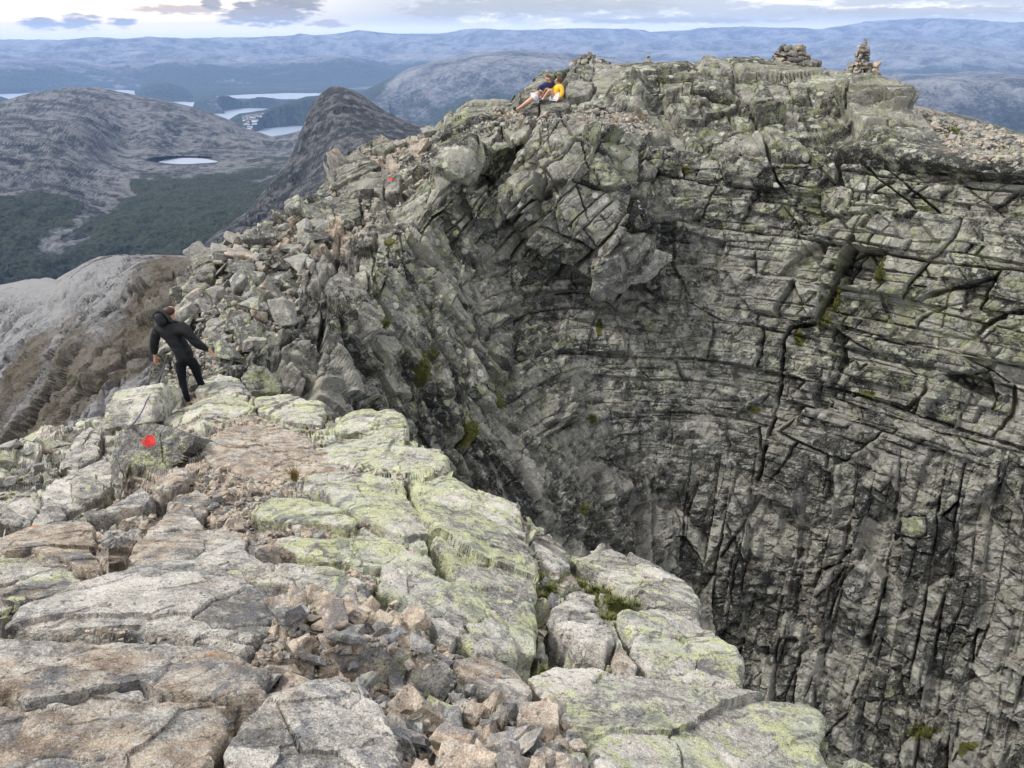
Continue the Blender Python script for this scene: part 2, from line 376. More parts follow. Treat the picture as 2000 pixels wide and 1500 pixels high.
def land_mat(name, s, rock=((.10, .105, .11), (.30, .30, .30)), green=((.012, .022, .012), (.045, .062, .026)), brown=(.10, .075, .04), bump=.5, dist=None):
    """bare rock and vegetation for the middle and far distance; s = features per metre"""
    m = bpy.data.materials.new(name); m.use_nodes = True; t = NT(m.node_tree)
    b = t.n['Principled BSDF']; b.inputs['Roughness'].default_value = .95; b.inputs['Specular IOR Level'].default_value = .15
    P = t.add('ShaderNodeNewGeometry').outputs['Position']
    a1 = t.add('ShaderNodeAttribute', attribute_name='m1'); s1 = t.add('ShaderNodeSeparateColor'); t.l.new(a1.outputs['Color'], s1.inputs[0])
    GR, BR, TO = s1.outputs
    n1 = t.noise(P, s, 8, .68, .4); n2 = t.noise(P, s*5, 6, .7, .3); n3 = t.noise(P, s*.35, 5, .6)
    n4 = t.noise(P, s*24, 4, .7)
    v = t.math('ADD', t.math('ADD', t.math('MULTIPLY', n1, .34), t.math('ADD', t.math('MULTIPLY', n2, .36), t.math('MULTIPLY', n4, .30))), t.math('MULTIPLY', t.math('SUBTRACT', TO, .5), .35))
    col = t.mix(t.step(v, .40, .60), rock[0], rock[1])
    bf = t.step(t.math('ADD', t.math('ADD', t.math('MULTIPLY', n3, .5), t.math('MULTIPLY', n2, .5)), t.math('SUBTRACT', BR, .5)), .46, .60)
    col = t.mix(t.math('MULTIPLY', bf, .8), col, t.mix(n2, tuple(c*.5 for c in brown), tuple(c*1.7 for c in brown)))
    gf = t.step(t.math('ADD', t.math('ADD', t.math('MULTIPLY', n1, .6), t.math('MULTIPLY', n3, .4)), t.math('SUBTRACT', GR, .5)), .45, .54)
    col = t.mix(t.math('MULTIPLY', gf, .96), col, t.mix(t.step(n2, .35, .65), green[0], green[1]))
    t.put(b.inputs['Base Color'], col)
    bp = t.add('ShaderNodeBump'); bp.inputs['Strength'].default_value = bump; bp.inputs['Distance'].default_value = dist or .25/s
    t.put(bp.inputs['Height'], t.math('ADD', n1, t.math('ADD', t.math('MULTIPLY', n2, .5), t.math('MULTIPLY', n4, .12)))); t.l.new(bp.outputs[0], b.inputs['Normal'])
    return m

# ------------------------------------------------------------------ far country (true distances, metres)
SEA = -900.0
def z_at(px, py, R): d = ray(px, py); return d[2]/math.hypot(d[0], d[1])*R
def crestz(cr, R, az):
    a = [ang(p[0], p[1])[0] for p in cr]; z = [z_at(p[0], p[1], R) for p in cr]
    return np.interp(az, a, z)
FAR = {}
def build_far():
    na, nr = 1300, 560
    az = np.linspace(math.radians(-39), math.radians(39), na)[None]; Rr = np.exp(np.linspace(math.log(6200), math.log(40000), nr))[:, None]
    AZ, RR = np.broadcast_arrays(az, Rr)
    X = RR*np.sin(AZ); Y = RR*np.cos(AZ); P2 = np.stack([X, Y, X*0], -1).reshape(-1, 3)
    n_big = fbm(P2/4200, 5, 3).reshape(X.shape); n_mid = fbm(P2/1300, 5, 9, .55).reshape(X.shape); n_fin = fbm(P2/420, 4, 19, .6).reshape(X.shape)
    rid = 1-np.abs(fbm(P2/2600, 4, 31).reshape(X.shape))*2.2
    Z = np.full(X.shape, SEA-60.0)
    A = az[0]
    # (range, front width, back width, crest in the photograph)
    layers = [
        (31000, 4500, 9000, [(-400, 70), (0, 79), (300, 77), (560, 74), (660, 66), (700, 61), (760, 68), (860, 66), (930, 58), (1050, 60), (1190, 55), (1225, 54), (1270, 64), (1450, 53), (1600, 58), (1690, 42), (1800, 38), (1900, 40), (2000, 46), (2400, 50)]),
        (26500, 3500, 3800, [(-400, 88), (0, 86), (180, 76), (270, 74), (350, 75), (440, 82), (520, 72), (590, 69), (640, 74), (700, 78), (900, 86), (1100, 80), (1300, 84), (1400, 79), (1600, 82), (1650, 71), (1720, 70), (1900, 74), (2000, 77), (2400, 90)]),
        (22500, 3000, 3500, [(-400, 100), (0, 104), (150, 96), (330, 98), (480, 108), (620, 112), (800, 104), (950, 96), (1150, 99), (1300, 97), (1450, 104), (1600, 92), (1750, 86), (2000, 99), (2400, 105)]),
        (19600, 3000, 3300, [(-400, 130), (0, 118), (130, 118), (200, 127), (290, 117), (345, 116), (400, 125), (520, 122), (600, 108), (680, 108), (740, 124), (790, 133), (860, 160), (940, 170), (1200, 150), (1500, 120), (1700, 100), (1850, 104), (2000, 120), (2400, 140)]),
        (10800, 2600, 3200, [(-400, 320), (620, 300), (680, 212), (720, 178), (800, 142), (850, 124), (920, 112), (1020, 103), (1110, 106), (1200, 120), (1500, 130), (1700, 150), (2000, 150), (2400, 160)]),
        (8200, 1500, 1800, [(-400, 330), (1500, 300), (1700, 185), (1760, 160), (1850, 155), (1930, 158), (2000, 154), (2400, 150)]),
        (13300, 800, 900, [(-400, 330), (210, 250), (255, 188), (285, 168), (330, 163), (362, 176), (400, 210), (460, 320), (2400, 340)]),
        (11800, 700, 700, [(-400, 340), (330, 330), (380, 198), (430, 188), (490, 190), (545, 197), (600, 196), (680, 190), (760, 186), (800, 330), (2400, 340)]),
        (9500, 800, 650, [(-400, 340), (380, 330), (425, 262), (468, 232), (510, 226), (560, 206), (600, 198), (680, 192), (760, 200), (800, 330), (2400, 340)]),
        (10500, 1200, 1500, [(-600, 170), (-300, 176), (-60, 180), (0, 190), (28, 199), (60, 240), (100, 330), (2400, 340)]),
    ]
    for R0, wf, wb, cr in layers:
        zc = crestz(cr, R0, A)
        R1 = R0*(1+.035*np.sin(A*9+R0)+.02*np.sin(A*23+R0*2))          # ridges wander in depth
        zc = (zc*(R1/R0))[None]
        u = (RR-R1[None]); s = np.where(u < 0, np.clip(1+u/wf, 0, 1), np.clip(1-u/wb, 0, 1)); s = s*s*(3-2*s)
        s = s**.8
        H = np.maximum(zc-SEA+60, 0)
        far = R0/1000
        z = SEA-60+H*s*(1+(.30*n_mid+.18*n_big)*(1-.85*s**6))+(n_fin*30+rid*36)*np.minimum(s*2, 1)*(1+far/25)*(1-.8*s**12)*(H > 60)
        Z = np.maximum(Z, z)
    # inland plateau behind, no sea
    base = SEA+np.interp(RR, [6200, 20000, 30000, 45000], [-60, 60, 380, 420])+n_mid*120*np.interp(RR, [6200, 20000, 30000], [0, .3, 1])
    Z = np.maximum(Z, base)
    # sheets of open water seen in the photograph stay open
    azp = [ang(p, 180)[0] for p in (-400, 235, 290, 430, 640, 700)]
    keep = np.interp(AZ, azp, [1, 1, 0, 0, 0, 0])
    m = (RR+n_fin*300 > 12300) & (RR+n_mid*500 < 16500) & (keep > .5); Z = np.where(m, np.minimum(Z, SEA-5), Z)
    def lake(x0, x1, y0, y1, soft=.0):
        a0, a1 = ang(x0, y0)[0], ang(x1, y0)[0]; r1 = SEA/math.tan(ang((x0+x1)/2, y0)[1]); r0 = SEA/math.tan(ang((x0+x1)/2, y1)[1])
        c = (a0+a1)/2; rc = (r0+r1)/2
        return ((AZ-c)/((a1-a0)/2))**2+((RR-rc)/((r1-r0)/2))**2+n_fin*.35
    for L in [(420, 700, 182, 194), (450, 700, 245, 330), (430, 545, 211, 223), (408, 428, 200, 206)]:
        q = lake(*L); Z = np.where(q < 1, np.minimum(Z, SEA-4), Z)
    # land strip in front of the village
    H = Z-SEA
    slope = np.hypot(*np.gradient(Z))/np.hypot(np.gradient(RR, axis=0), 1)
    gr = .62-sst(H, 150, 620)*.42+n_mid*.25+n_fin*.12
    gr = np.where(RR > 22000, gr-.1, gr)
    tone = .5+n_fin*.35
    br = .30+n_big*.2
    print('max far z', Z.max())
    me = grid_mesh('hills', np.stack([X, Y, Z], -1), {'m1': np.stack([gr, br, tone, gr*0+1], -1)}, smooth=True)
    FAR.update(az=A, lr=np.log(Rr[:, 0]), Z=Z)
    o = obj('hills', me, land_mat('far_land', .0045, rock=((.045, .05, .055), (.30, .30, .305)), green=((.010, .018, .012), (.05, .07, .035)), bump=1.0, dist=90))
    tag(o, kind='structure')
build_far()
def water_mat(name, rough=.42):
    m = bpy.data.materials.new(name); m.use_nodes = True; t = NT(m.node_tree); b = t.n['Principled BSDF']
    P = t.add('ShaderNodeNewGeometry').outputs['Position']
    t.put(b.inputs['Base Color'], t.mix(t.noise(P, .002, 4), (.22, .26, .32), (.30, .34, .40)))
    b.inputs['Roughness'].default_value = rough; b.inputs['IOR'].default_value = 1.33; b.inputs['Specular IOR Level'].default_value = .9
    bp = t.add('ShaderNodeBump'); bp.inputs['Strength'].default_value = .08; bp.inputs['Distance'].default_value = 3
    t.put(bp.inputs['Height'], t.noise(t.scalev(P, 1, .4, 1), .02, 5, .6)); t.l.new(bp.outputs[0], b.inputs['Normal'])
    return m
M_water = water_mat('water')
def build_water():
    bm = bmesh.new(); S = 50000
    v = [bm.verts.new(c) for c in ((-S, -2000, SEA), (S, -2000, SEA), (S, S, SEA), (-S, S, SEA))]; bm.faces.new(v)
    me = bpy.data.meshes.new('water'); bm.to_mesh(me); tag(obj('water', me, M_water), kind='structure')
build_water()

# ------------------------------------------------------------------ hill with the tarn and its dark valley (2.2 - 5.5 km)
TARN_Z = z_at(365, 314, 3700)
def build_hill():
    f = tps([(-400, 600, 2100), (0, 600, 2100), (200, 600, 2100), (500, 620, 2100), (0, 520, 2300), (300, 520, 2250), (500, 480, 2250), (-300, 450, 2500), (0, 430, 2550), (150, 400, 2700),
             (300, 420, 2600), (450, 400, 2650), (550, 380, 2700), (0, 330, 3000), (150, 330, 3150), (250, 315, 3660), (365, 314, 3700), (365, 332, 3430), (440, 310, 3760), (520, 300, 3800), (600, 290, 3800), (365, 297, 3985), (250, 292, 4040), (480, 290, 4050),
             (0, 260, 3500), (150, 240, 3900), (300, 250, 4200), (400, 265, 4200), (0, 205, 4300), (160, 172, 5000), (300, 192, 5000), (440, 232, 4900), (530, 268, 4700), (600, 250, 4900), (800, 240, 4900), (-300, 230, 4200), (700, 300, 3800), (900, 300, 3800)])
    s = Sheet(-420, 900, 620, [(-420, 235), (-100, 215), (0, 200), (60, 183), (130, 170), (190, 170), (240, 180), (300, 190), (380, 208), (440, 231), (480, 251), (530, 266), (560, 262), (600, 250), (700, 246), (900, 244)],
              f, 2.2, back=1500, nback=50, round_m=350, round_px=40, backdrop=.5)
    # level floor for the tarn
    q = ((s.PXf-365)/66)**2+((s.PYf-314)/7.5)**2; w = 1-sst(q, .8, 1.7); w[s.nf:] = 0
    d = rays(s.PXf, s.PYf); Rt = (TARN_Z-3)/d[..., 2]
    Rcur = np.linalg.norm(s.P, axis=-1); Rn = Rcur*(1-w)+Rt*w
    s.P = s.P*(Rn/Rcur)[..., None]; N = s.normals(); Pf = s.P.reshape(-1, 3)
    n1 = fbm(Pf/np.array([420, 420, 160]), 5, 5).reshape(w.shape); n2 = fbm(Pf/110, 5, 8, .6).reshape(w.shape); n3 = fbm(Pf/28, 4, 14, .6).reshape(w.shape)
    ax = frame(-22); o1, t1, _, e1, p1 = [a.reshape(w.shape) for a in blocks(Pf, ax, (260, 60, 90), 4, .9, .3)]
    disp = (n1*45*s.fade(200)+n2*22*s.fade(60)+n3*9*s.fade(20)+(o1*6-3*(1-sst(e1, 0, 12)))*s.fade(70))*(1-w)*sst(q, 1.5, 22)
    disp *= np.concatenate([sst((s.PY-s.ys[None]), 0, 26)*.85+.15, np.full((50, len(s.cx)), .15)])
    s.P = s.P+N*disp[..., None]
    py = s.PYf; px = s.PXf
    lim = np.interp(px, [-400, 0, 60, 120, 200, 260, 330, 420, 500, 560, 640], [340, 365, 372, 390, 380, 362, 345, 345, 325, 300, 290])   # where vegetation starts
    gr = .46+np.clip((py-lim)/130, -.5, .26)+n1*.34+n2*.36
    fan = np.maximum(0, 1-np.abs(px-(285-(py-300)*.95))/(28+np.abs(py-300)*.22))*(py > 295)*(py < 500)
    gr -= fan*.35
    br = .34+.12*np.exp(-((py-lim)/30)**2)
    m1 = np.stack([gr, br, .5+n3*.6+o1*.25, gr*0+1], -1)
    me = grid_mesh('hillside', s.P, {'m1': m1})
    tag(obj('hillside', me, land_mat('hill_land', .018, rock=((.022, .025, .028), (.150, .150, .153)), green=((.007, .012, .010), (.036, .044, .024)), brown=(.10, .09, .065), bump=.7, dist=10)), kind='structure')
    bm = bmesh.new(); vs = []
    for k in range(72):
        a = k/72*math.tau; r = 1+.07*math.sin(a*3+1)+.05*math.sin(a*5); x = 365+55*r*math.cos(a); y = 314.5+6.0*r*math.sin(a)
        dd = ray(x, y); vs.append(bm.verts.new(dd*(TARN_Z/dd[2])))
    bm.faces.new(vs); me = bpy.data.meshes.new('lake'); bm.to_mesh(me); tag(obj('lake', me, M_water), kind='structure')
build_hill()

# ------------------------------------------------------------------ pointed peak (about 1.5 km)
def build_peak():
    f = tps([(200, 700, 700), (400, 560, 800), (370, 495, 1050), (450, 430, 1250), (520, 370, 1450), (580, 290, 1650), (660, 180, 1800), (740, 215, 1750), (820, 250, 1700), (600, 380, 1250), (700, 300, 1350), (800, 330, 1250), (600, 480, 950), (900, 400, 1100), (950, 300, 1500), (1000, 500, 800)])
    s = Sheet(240, 1000, 640, [(240, 680), (300, 580), (340, 530), (370, 497), (410, 465), (450, 438), (480, 415), (515, 375), (545, 335), (570, 300), (582, 270), (592, 245), (604, 215), (620, 190), (630, 180), (645, 171), (660, 168), (680, 172), (700, 181), (720, 195), (745, 212), (780, 232), (820, 244), (860, 254), (1000, 300)],
              f, 2.0, back=700, nback=40, round_m=60, round_px=30, backdrop=.8)
    Pf = s.P.reshape(-1, 3); N = s.N; sh = s.P.shape[:2]
    n2 = fbm(Pf/60, 5, 18, .6).reshape(sh); n3 = fbm(Pf/14, 4, 24, .6).reshape(sh)
    o1, t1, c1, e1, p1 = [a.reshape(sh) for a in blocks(Pf, frame(-40), (34, 15, 20), 7, .9, .4)]
    o2, t2, c2, e2, p2 = [a.reshape(sh) for a in blocks(Pf, frame(-50), (13, 6, 8), 8, .9, .4)]
    disp = n2*12*s.fade(30)+n3*3*s.fade(8)+(o1*8+t1*.4-3*(1-sst(e1, 0, 3)))*s.fade(15)+(o2*3-1.3*(1-sst(e2, 0, 1.2)))*s.fade(6)
    edge = np.concatenate([sst((s.PY-s.ys[None]), 0, 20)*.8+.2, np.full((40, len(s.cx)), .2)])
    s.P = s.P+N*(disp*edge)[..., None]
    gr = np.full(sh, .12)+n2*.15; cap = (s.PYf < s.ys[None]+26)*(s.PXf > 612)*(s.PXf < 760); gr += cap*.06; br = .20+cap*.12+n2*.1
    me = grid_mesh('peak', s.P, {'m1': np.stack([gr, br, .38+n3*.5+o1*.4+o2*.3, gr*0+1], -1)})
    tag(obj('peak', me, land_mat('peak_rock', .09, rock=((.024, .026, .028), (.115, .115, .116)), brown=(.09, .085, .045), bump=.7, dist=3)), kind='structure')
build_peak()

# ------------------------------------------------------------------ left mountainside across the gap (40 - 260 m)
def build_side():
    f = tps([(-300, 980, 60), (0, 980, 55), (200, 950, 42), (400, 900, 40), (0, 860, 60), (120, 820, 52), (240, 800, 44), (300, 700, 47), (340, 600, 54), (200, 640, 58), (280, 540, 64), (150, 700, 55), (100, 620, 76), (60, 700, 70), (0, 620, 88), (0, 720, 76), (60, 560, 98),
             (170, 520, 84), (230, 500, 82), (380, 500, 70), (480, 520, 70), (-300, 700, 95), (-300, 560, 115)])
    s = Sheet(-320, 520, 1000, [(-320, 590), (0, 558), (50, 548), (100, 547), (112, 549), (130, 536), (160, 516), (190, 502), (230, 496), (260, 499), (300, 498), (380, 497), (520, 500)], f, 2.0, back=60, nback=40, round_m=14, round_px=35, backdrop=.5)
    Pf = s.P.reshape(-1, 3); sh = s.P.shape[:2]; px, py = s.PXf, s.PYf
    sc_ = np.clip(np.linalg.norm(s.P, axis=-1)/90, .5, 2.2)
    n1 = fbm(Pf/9, 4, 41).reshape(sh); n2 = fbm(Pf/3.2, 5, 42, .6).reshape(sh); n3 = fbm(Pf/.9, 4, 43, .6).reshape(sh)
    o1, t1, c1, e1, p1 = [a.reshape(sh) for a in blocks(Pf, frame(78), (6.5, 1.6, 3), 44, .9, .35)]
    o2, t2, c2, e2, p2 = [a.reshape(sh) for a in blocks(Pf, frame(60), (2.2, .8, 1.2), 45, .9, .35)]
    disp = n1*2.2*s.fade(5)*.7+n2*.5*s.fade(1.8)+n3*.25*s.fade(.4)+((o1*1.3+t1*.15)*sst(e1, 0, np.maximum(.12, 2*s.ds()))-.35*(1-sst(e1, 0, .25)))*s.fade(1.2)+((o2*.5+t2*.2)*sst(e2, 0, np.maximum(.06, 2*s.ds()))-.15*(1-sst(e2, 0, .12)))*s.fade(.6)
    edge = np.concatenate([sst((s.PY-s.ys[None]), 0, 22)*.7+.3, np.full((40, len(s.cx)), .3)])
    s.P = s.P+s.N*(disp*edge)[..., None]
    # brown vegetated buttress in the middle
    d = seg_dist(px, py, [(340, 540), (290, 600), (240, 690), (150, 760), (60, 850), (-60, 900)]); br = .16+.48*np.exp(-(d/85)**2)+n1*.22
    br = br+.25*np.exp(-(seg_dist(px, py, [(-40, 800), (60, 720), (140, 640)])/40)**2)
    gr = .08+.42*np.exp(-(seg_dist(px, py, [(120, 735), (160, 755)])/26)**2)+.32*np.exp(-(seg_dist(px, py, [(190, 690), (210, 770), (190, 860)])/22)**2)+.3*np.exp(-(seg_dist(px, py, [(0, 860), (50, 820)])/30)**2)+n1*.15
    tone = .55+n3*.4+o1*.3+.45*np.exp(-(np.hypot((px-60), (py-570)*1.5)/95)**2)
    me = grid_mesh('mountainside', s.P, {'m1': np.stack([gr, br, tone, gr*0+1], -1)})
    tag(obj('mountainside', me, land_mat('side_rock', .35, rock=((.05, .05, .053), (.33, .325, .33)), green=((.018, .024, .008), (.075, .085, .028)), brown=(.13, .11, .08), bump=1.0, dist=1.2)), kind='structure')
build_side()
print('far done', round(time.time()-T0, 1))

# ------------------------------------------------------------------ summit massif with the cliff (14 - 32 m)
def blobs(px, py, L):
    m = np.zeros(px.shape)
    for x, y, w, h, *r in L:
        a = math.radians(r[0]) if r else 0; dx, dy = px-x, py-y; u = dx*math.cos(a)+dy*math.sin(a); v = -dx*math.sin(a)+dy*math.cos(a)
        m = np.maximum(m, np.exp(-((u/w)**2+(v/h)**2)))
    return m
def facets(P, sh, size, seed, th=0, jit=.8, warp=.25):
    return [a.reshape(sh) for a in blocks(P, frame(th), size, seed, jit, warp)]
SEATS = [([(1054, 203), (1064, 197), (1092, 196), (1112, 200), (1112, 214), (1090, 222), (1058, 222)], .30, .4, .12, 'low flat rock the pair in yellow and navy sit on'),
         ([(1018, 224), (1034, 208), (1048, 201), (1054, 205), (1052, 223)], .28, .12, .1, 'grey angular rock under the outstretched bare leg'),
         ([(1018, 196), (1022, 180), (1040, 166), (1058, 150), (1072, 142), (1084, 150), (1066, 172), (1050, 186), (1030, 198)], .40, .45, .08, 'leaning lichened boulder behind the person in navy'),
         ([(1104, 182), (1112, 165), (1132, 160), (1160, 170), (1150, 190), (1110, 196)], .35, .40, .08, 'rounded grey boulder right behind the person in yellow')]
BIG = [([(655, 372), (668, 318), (700, 296), (738, 330), (752, 352), (748, 388), (712, 380), (690, 396)], .5, .4, .12, 'tall lichened block standing beside the small red trail mark'),
       ([(752, 352), (770, 340), (786, 350), (780, 380), (755, 388)], .3, .2, .4, 'grey stone carrying the small distant red trail mark'),
       ([(728, 296), (730, 272), (752, 276), (776, 282), (770, 292), (750, 302)], .35, .55, .1, 'green tinged boulder perched on the skyline above the path'),
       ([(652, 400), (670, 386), (700, 392), (706, 428), (680, 438), (656, 424)], .4, .45, .1, 'square grey block below the tall lichened block'),
       ([(600, 418), (620, 395), (650, 388), (652, 430), (620, 444), (596, 440)], .35, .4, .1, 'sloping slab block on the skyline of the boulder field'),
       ([(382, 552), (380, 505), (402, 488), (428, 496), (420, 545), (400, 556)], .4, .45, .12, 'dark lichened block at the left end of the boulder skyline'),
       ([(632, 560), (660, 540), (704, 556), (742, 640), (712, 652), (655, 612)], .4, .2, .3, 'pointed slab leaning out over the gully right of the boulder field'),
       ([(470, 745), (492, 716), (525, 728), (552, 760), (546, 776), (490, 772)], .35, .55, .25, 'pale lichened wedge of rock between the hiker and the gully'),
       ([(548, 690), (575, 668), (612, 682), (640, 735), (652, 772), (610, 756), (572, 726)], .35, .35, .35, 'orange tinted slab tipping toward the gully below the boulder field'),
       ([(1605, 416), (1606, 378), (1632, 366), (1664, 372), (1660, 410), (1640, 420)], .3, .5, .05, 'squarish loose block held in the cracked upper cliff'),
       ([(1690, 445), (1712, 418), (1738, 440), (1720, 455)], .28, .45, .08, 'small tilted block lying on the cliff ledge'),
       ([(1245, 345), (1258, 312), (1284, 338), (1274, 352)], .25, .35, .15, 'pale diamond shaped block beside the diagonal buttress'),
       ([(1368, 280), (1385, 266), (1412, 274), (1408, 286)], .2, .3, .1, 'flat pale stone resting on the upper cliff ledge'),
       ([(1762, 1043), (1764, 1010), (1812, 1010), (1810, 1040), (1788, 1050)], .35, .6, .05, 'square lichened block jutting from the lower right cliff')]
SHEETS = {}
def sink(s, key, table):
    """hollow the bedrock out where a separate block sits in it"""
    s.Pu = s.P.copy(); D = np.zeros(s.P.shape[:2])
    for pts, kk, hg in table:
        if kk != key: continue
        xs = [p[0] for p in pts]; ys = [p[1] for p in pts]; j0 = max(0, int((min(xs)-30-s.cx[0])/RES)); j1 = int((max(xs)+30-s.cx[0])/RES)
        if j1 <= j0: continue
        X, Y = s.PXf[:, j0:j1], s.PYf[:, j0:j1]; d = seg_dist(X, Y, pts+[pts[0]]); m = inpoly(X, Y, pts) & (np.arange(X.shape[0])[:, None] < s.nf)
        D[:, j0:j1] = np.maximum(D[:, j0:j1], np.where(m, 1, 1-sst(d, 1, 7))*(hg*.8+.03)*np.interp(np.mean(ys), [850, 1150], [.30, 1.0] if key == 'A' else [1, 1]))
    s.P = s.P-s.N*D[..., None]
def build_cliff():
    f = tps([(230, 950, 13.5), (300, 900, 14.2), (300, 800, 15.5), (330, 720, 17), (350, 620, 19), (390, 520, 21.5), (450, 700, 15.8), (470, 600, 18), (550, 700, 15.6), (500, 800, 14.5), (560, 520, 20.5), (600, 430, 23), (620, 650, 17), (700, 560, 18.5), (700, 350, 25.5), (700, 450, 21.5), (780, 280, 27),
             (640, 800, 15), (750, 900, 15.8), (760, 700, 17.6), (820, 800, 17.4), (850, 600, 20.5), (900, 1000, 17.0), (900, 850, 18.8), (950, 700, 21.5), (960, 1000, 18.5), (1050, 1100, 19), (1000, 850, 20.5),
             (850, 440, 20.5), (900, 330, 21.5), (950, 470, 20.5), (1000, 400, 21), (1050, 300, 21.5), (1150, 420, 20.8), (1200, 520, 20.6), (1140, 230, 23), (1260, 330, 22.5), (1270, 480, 22), (1080, 210, 24.6), (1000, 215, 25.5), (900, 230, 26), (1180, 610, 23), (1100, 600, 23), (1350, 500, 24.2), (1350, 350, 24.6),
             (1100, 800, 21.8), (1250, 800, 23), (1250, 1000, 21.3), (1400, 700, 23.2), (1400, 900, 22.4), (1500, 500, 23.8), (1600, 650, 23.2), (1640, 560, 24.4), (1700, 500, 23), (1500, 1100, 22), (1300, 1200, 21), (1500, 1300, 21.5), (1650, 1450, 20.5), (1400, 1400, 22),
             (1700, 900, 22.0), (1800, 700, 22.3), (1850, 900, 21.5), (1950, 800, 21.2), (1750, 1150, 21.2), (1900, 1200, 20.3), (2000, 1000, 20.6), (2000, 600, 21.8), (2000, 1400, 19.0), (1800, 1450, 19.8), (1900, 450, 22.6), (1750, 350, 23.2), (1500, 350, 24.2), (1600, 250, 25.3),
             (1150, 150, 27.5), (1300, 150, 27.3), (1300, 220, 25.8), (1450, 200, 25.8), (1500, 140, 28), (1650, 160, 27), (1700, 230, 25), (1790, 220, 26), (1900, 280, 26.5), (2000, 290, 27), (1850, 330, 24.6), (1980, 350, 23.8), (2200, 400, 24.5), (2200, 800, 20.3), (2200, 1300, 18), (1600, 1700, 18.5), (1200, 1600, 19), (2100, 1700, 16), (800, 1300, 17), (500, 1200, 13)])
    def pln(n, px, py, R): n = np.array(n, float); n /= np.linalg.norm(n); return n, n @ (ray(px, py)*R)
    W1, W2 = pln((-.09, -.92, .38), 1550, 500, 23.2), pln((.0, -.98, .20), 1450, 950, 22.8)
    W3, W4 = pln((.66, -.44, .60), 800, 750, 17.9), pln((-.58, -.74, .34), 1930, 1000, 21.6)
    W5 = pln((.10, -.93, .36), 1950, 450, 23.0)
    def f2(px, py):
        T = f(px, py); D = rays(px, py)
        def rp(w): den = D @ w[0]; return np.where(den < -.02, w[1]/np.minimum(den, -.02), 200.0).clip(5, 200)
        def smin(a, b, k): h = np.clip(.5+.5*(b-a)/k, 0, 1); return b*(1-h)+a*h-k*h*(1-h)
        Q = -smin(-rp(W1), -rp(W2), .8); Q = smin(Q, rp(W3), 1.0); Q = smin(Q, rp(W4), .9); Q = smin(Q, 200.0, .1)
        but = [(985, 335), (1055, 245), (1150, 215), (1225, 255), (1262, 330), (1300, 430), (1288, 556), (1175, 560), (1060, 505), (985, 440), (925, 432), (900, 380)]
        d = seg_dist(px, py, but+[but[0]]); ins = inpoly(px, py, but); Q = Q-1.5*np.where(ins, .55+.45*sst(d, 0, 90), 0)*np.where(ins, sst(d, 0, 9), 0)
        w = sst(py, 235, 330)*sst(px-np.interp(py, [230, 330, 430, 600, 800, 1000, 1200, 1700], [1010, 860, 740, 640, 630, 760, 900, 1000]), 0, 110)
        w = w*(1-.0*px)
        return T*(1-w)+Q*w
    s = Sheet(230, 2240, 1620, [(230, 905), (262, 850), (278, 790), (292, 720), (312, 655), (335, 605), (362, 545), (382, 503), (402, 484), (450, 462), (520, 432), (570, 402), (605, 388), (632, 362), (648, 335), (672, 306), (700, 290), (728, 274), (760, 280), (800, 268), (850, 250), (868, 226), (888, 216), (905, 202), (960, 200), (1000, 196), (1016, 178), (1040, 166), (1058, 150), (1080, 140), (1105, 134), (1125, 124), (1160, 118), (1200, 120), (1300, 121), (1366, 119), (1376, 108), (1410, 112), (1440, 112), (1480, 113), (1520, 120), (1580, 130), (1620, 136), (1650, 135), (1700, 140), (1735, 152), (1760, 172), (1788, 206), (1830, 213), (1900, 230), (2000, 260), (2240, 340)],
              f2, RES, back=9, nback=60, round_m=1.6, round_px=55, backdrop=.3)
    s.N0 = s.N
    sh = s.P.shape[:2]; px, py = s.PXf, s.PYf
    Pf = s.P.reshape(-1, 3)
    def region(w):
        return w
    # region weights
    wl = sst(py-(420-(px-620)*.1), 0, 90)*(1-sst(px-(900+(py-430)*.28), -20, 60))*sst(px+(py-640)*.55, 470, 560)   # steep slabs, lower left
    wb = (1-sst(px-(1265+(py-350)*.1), -15, 25))*(1-sst(py-(565-(1150-px)*.35), -25, 10))*sst(px+(py-300)*1.1, 770, 830)   # big diagonal buttress
    wlow = sst(py-(930-(px-1000)*.05), -70, 90)
    wr = np.clip(1-wl-wb, 0, 1)
    disp = np.zeros(sh); tone = np.full(sh, .5)
    def acc(w, th, size, seed, amp, tl, cw, cd, thr, jit=.75, warp=.22, dip=0, tn=.5, mask=None, fn=bricks):
        nonlocal disp, tone
        m = (w > .02).reshape(-1); idx = np.nonzero(m)[0]
        o, t, c, e, p = fn(Pf[idx], frame(th, dip), size, seed, jit, warp)
        op = sst(p, thr-.12, thr+.12)
        soft = 1.6*s.ds().reshape(-1)[idx]
        brk = sst(vnoise(Pf[idx]/max(size[0]*.55, .2), seed+90), -.35, .05); v = (o*amp+t*tl)*sst(e, 0, soft)-cd*(1-sst(e, cw*.25, cw))*op*(.25+.75*brk)-amp*.06*(1-sst(e, 0, cw*2))
        ww = (w*s.fade(size[1])).reshape(-1)[idx]; disp.reshape(-1)[idx] += v*ww; tone.reshape(-1)[idx] += (c-.5)*tn*ww
    disp = disp.copy(); D = disp
    up = np.clip(wr*(1-wlow), 0, 1)
    smooth_mid = np.clip(1.3*blobs(px, py, [(1370, 640, 130, 240, 0), (1330, 880, 170, 140), (1180, 760, 110, 150)]), 0, 1)       # smoother wall in the middle
    k1 = 1-.70*smooth_mid
    acc(up*k1, -2, (1.5, .90, 1.7), 101, .62, .16, .05, .34, .45)
    acc(up*k1, -1, (.62, .34, .9), 102, .24, .20, .035, .15, .58)
    acc(up, 4, (.26, .13, .3), 103, .055, .20, .02, .04, .6, jit=.85)
    acc(wb, 50, (2.6, 1.30, 1.8), 111, .45, .16, .07, .50, .30)
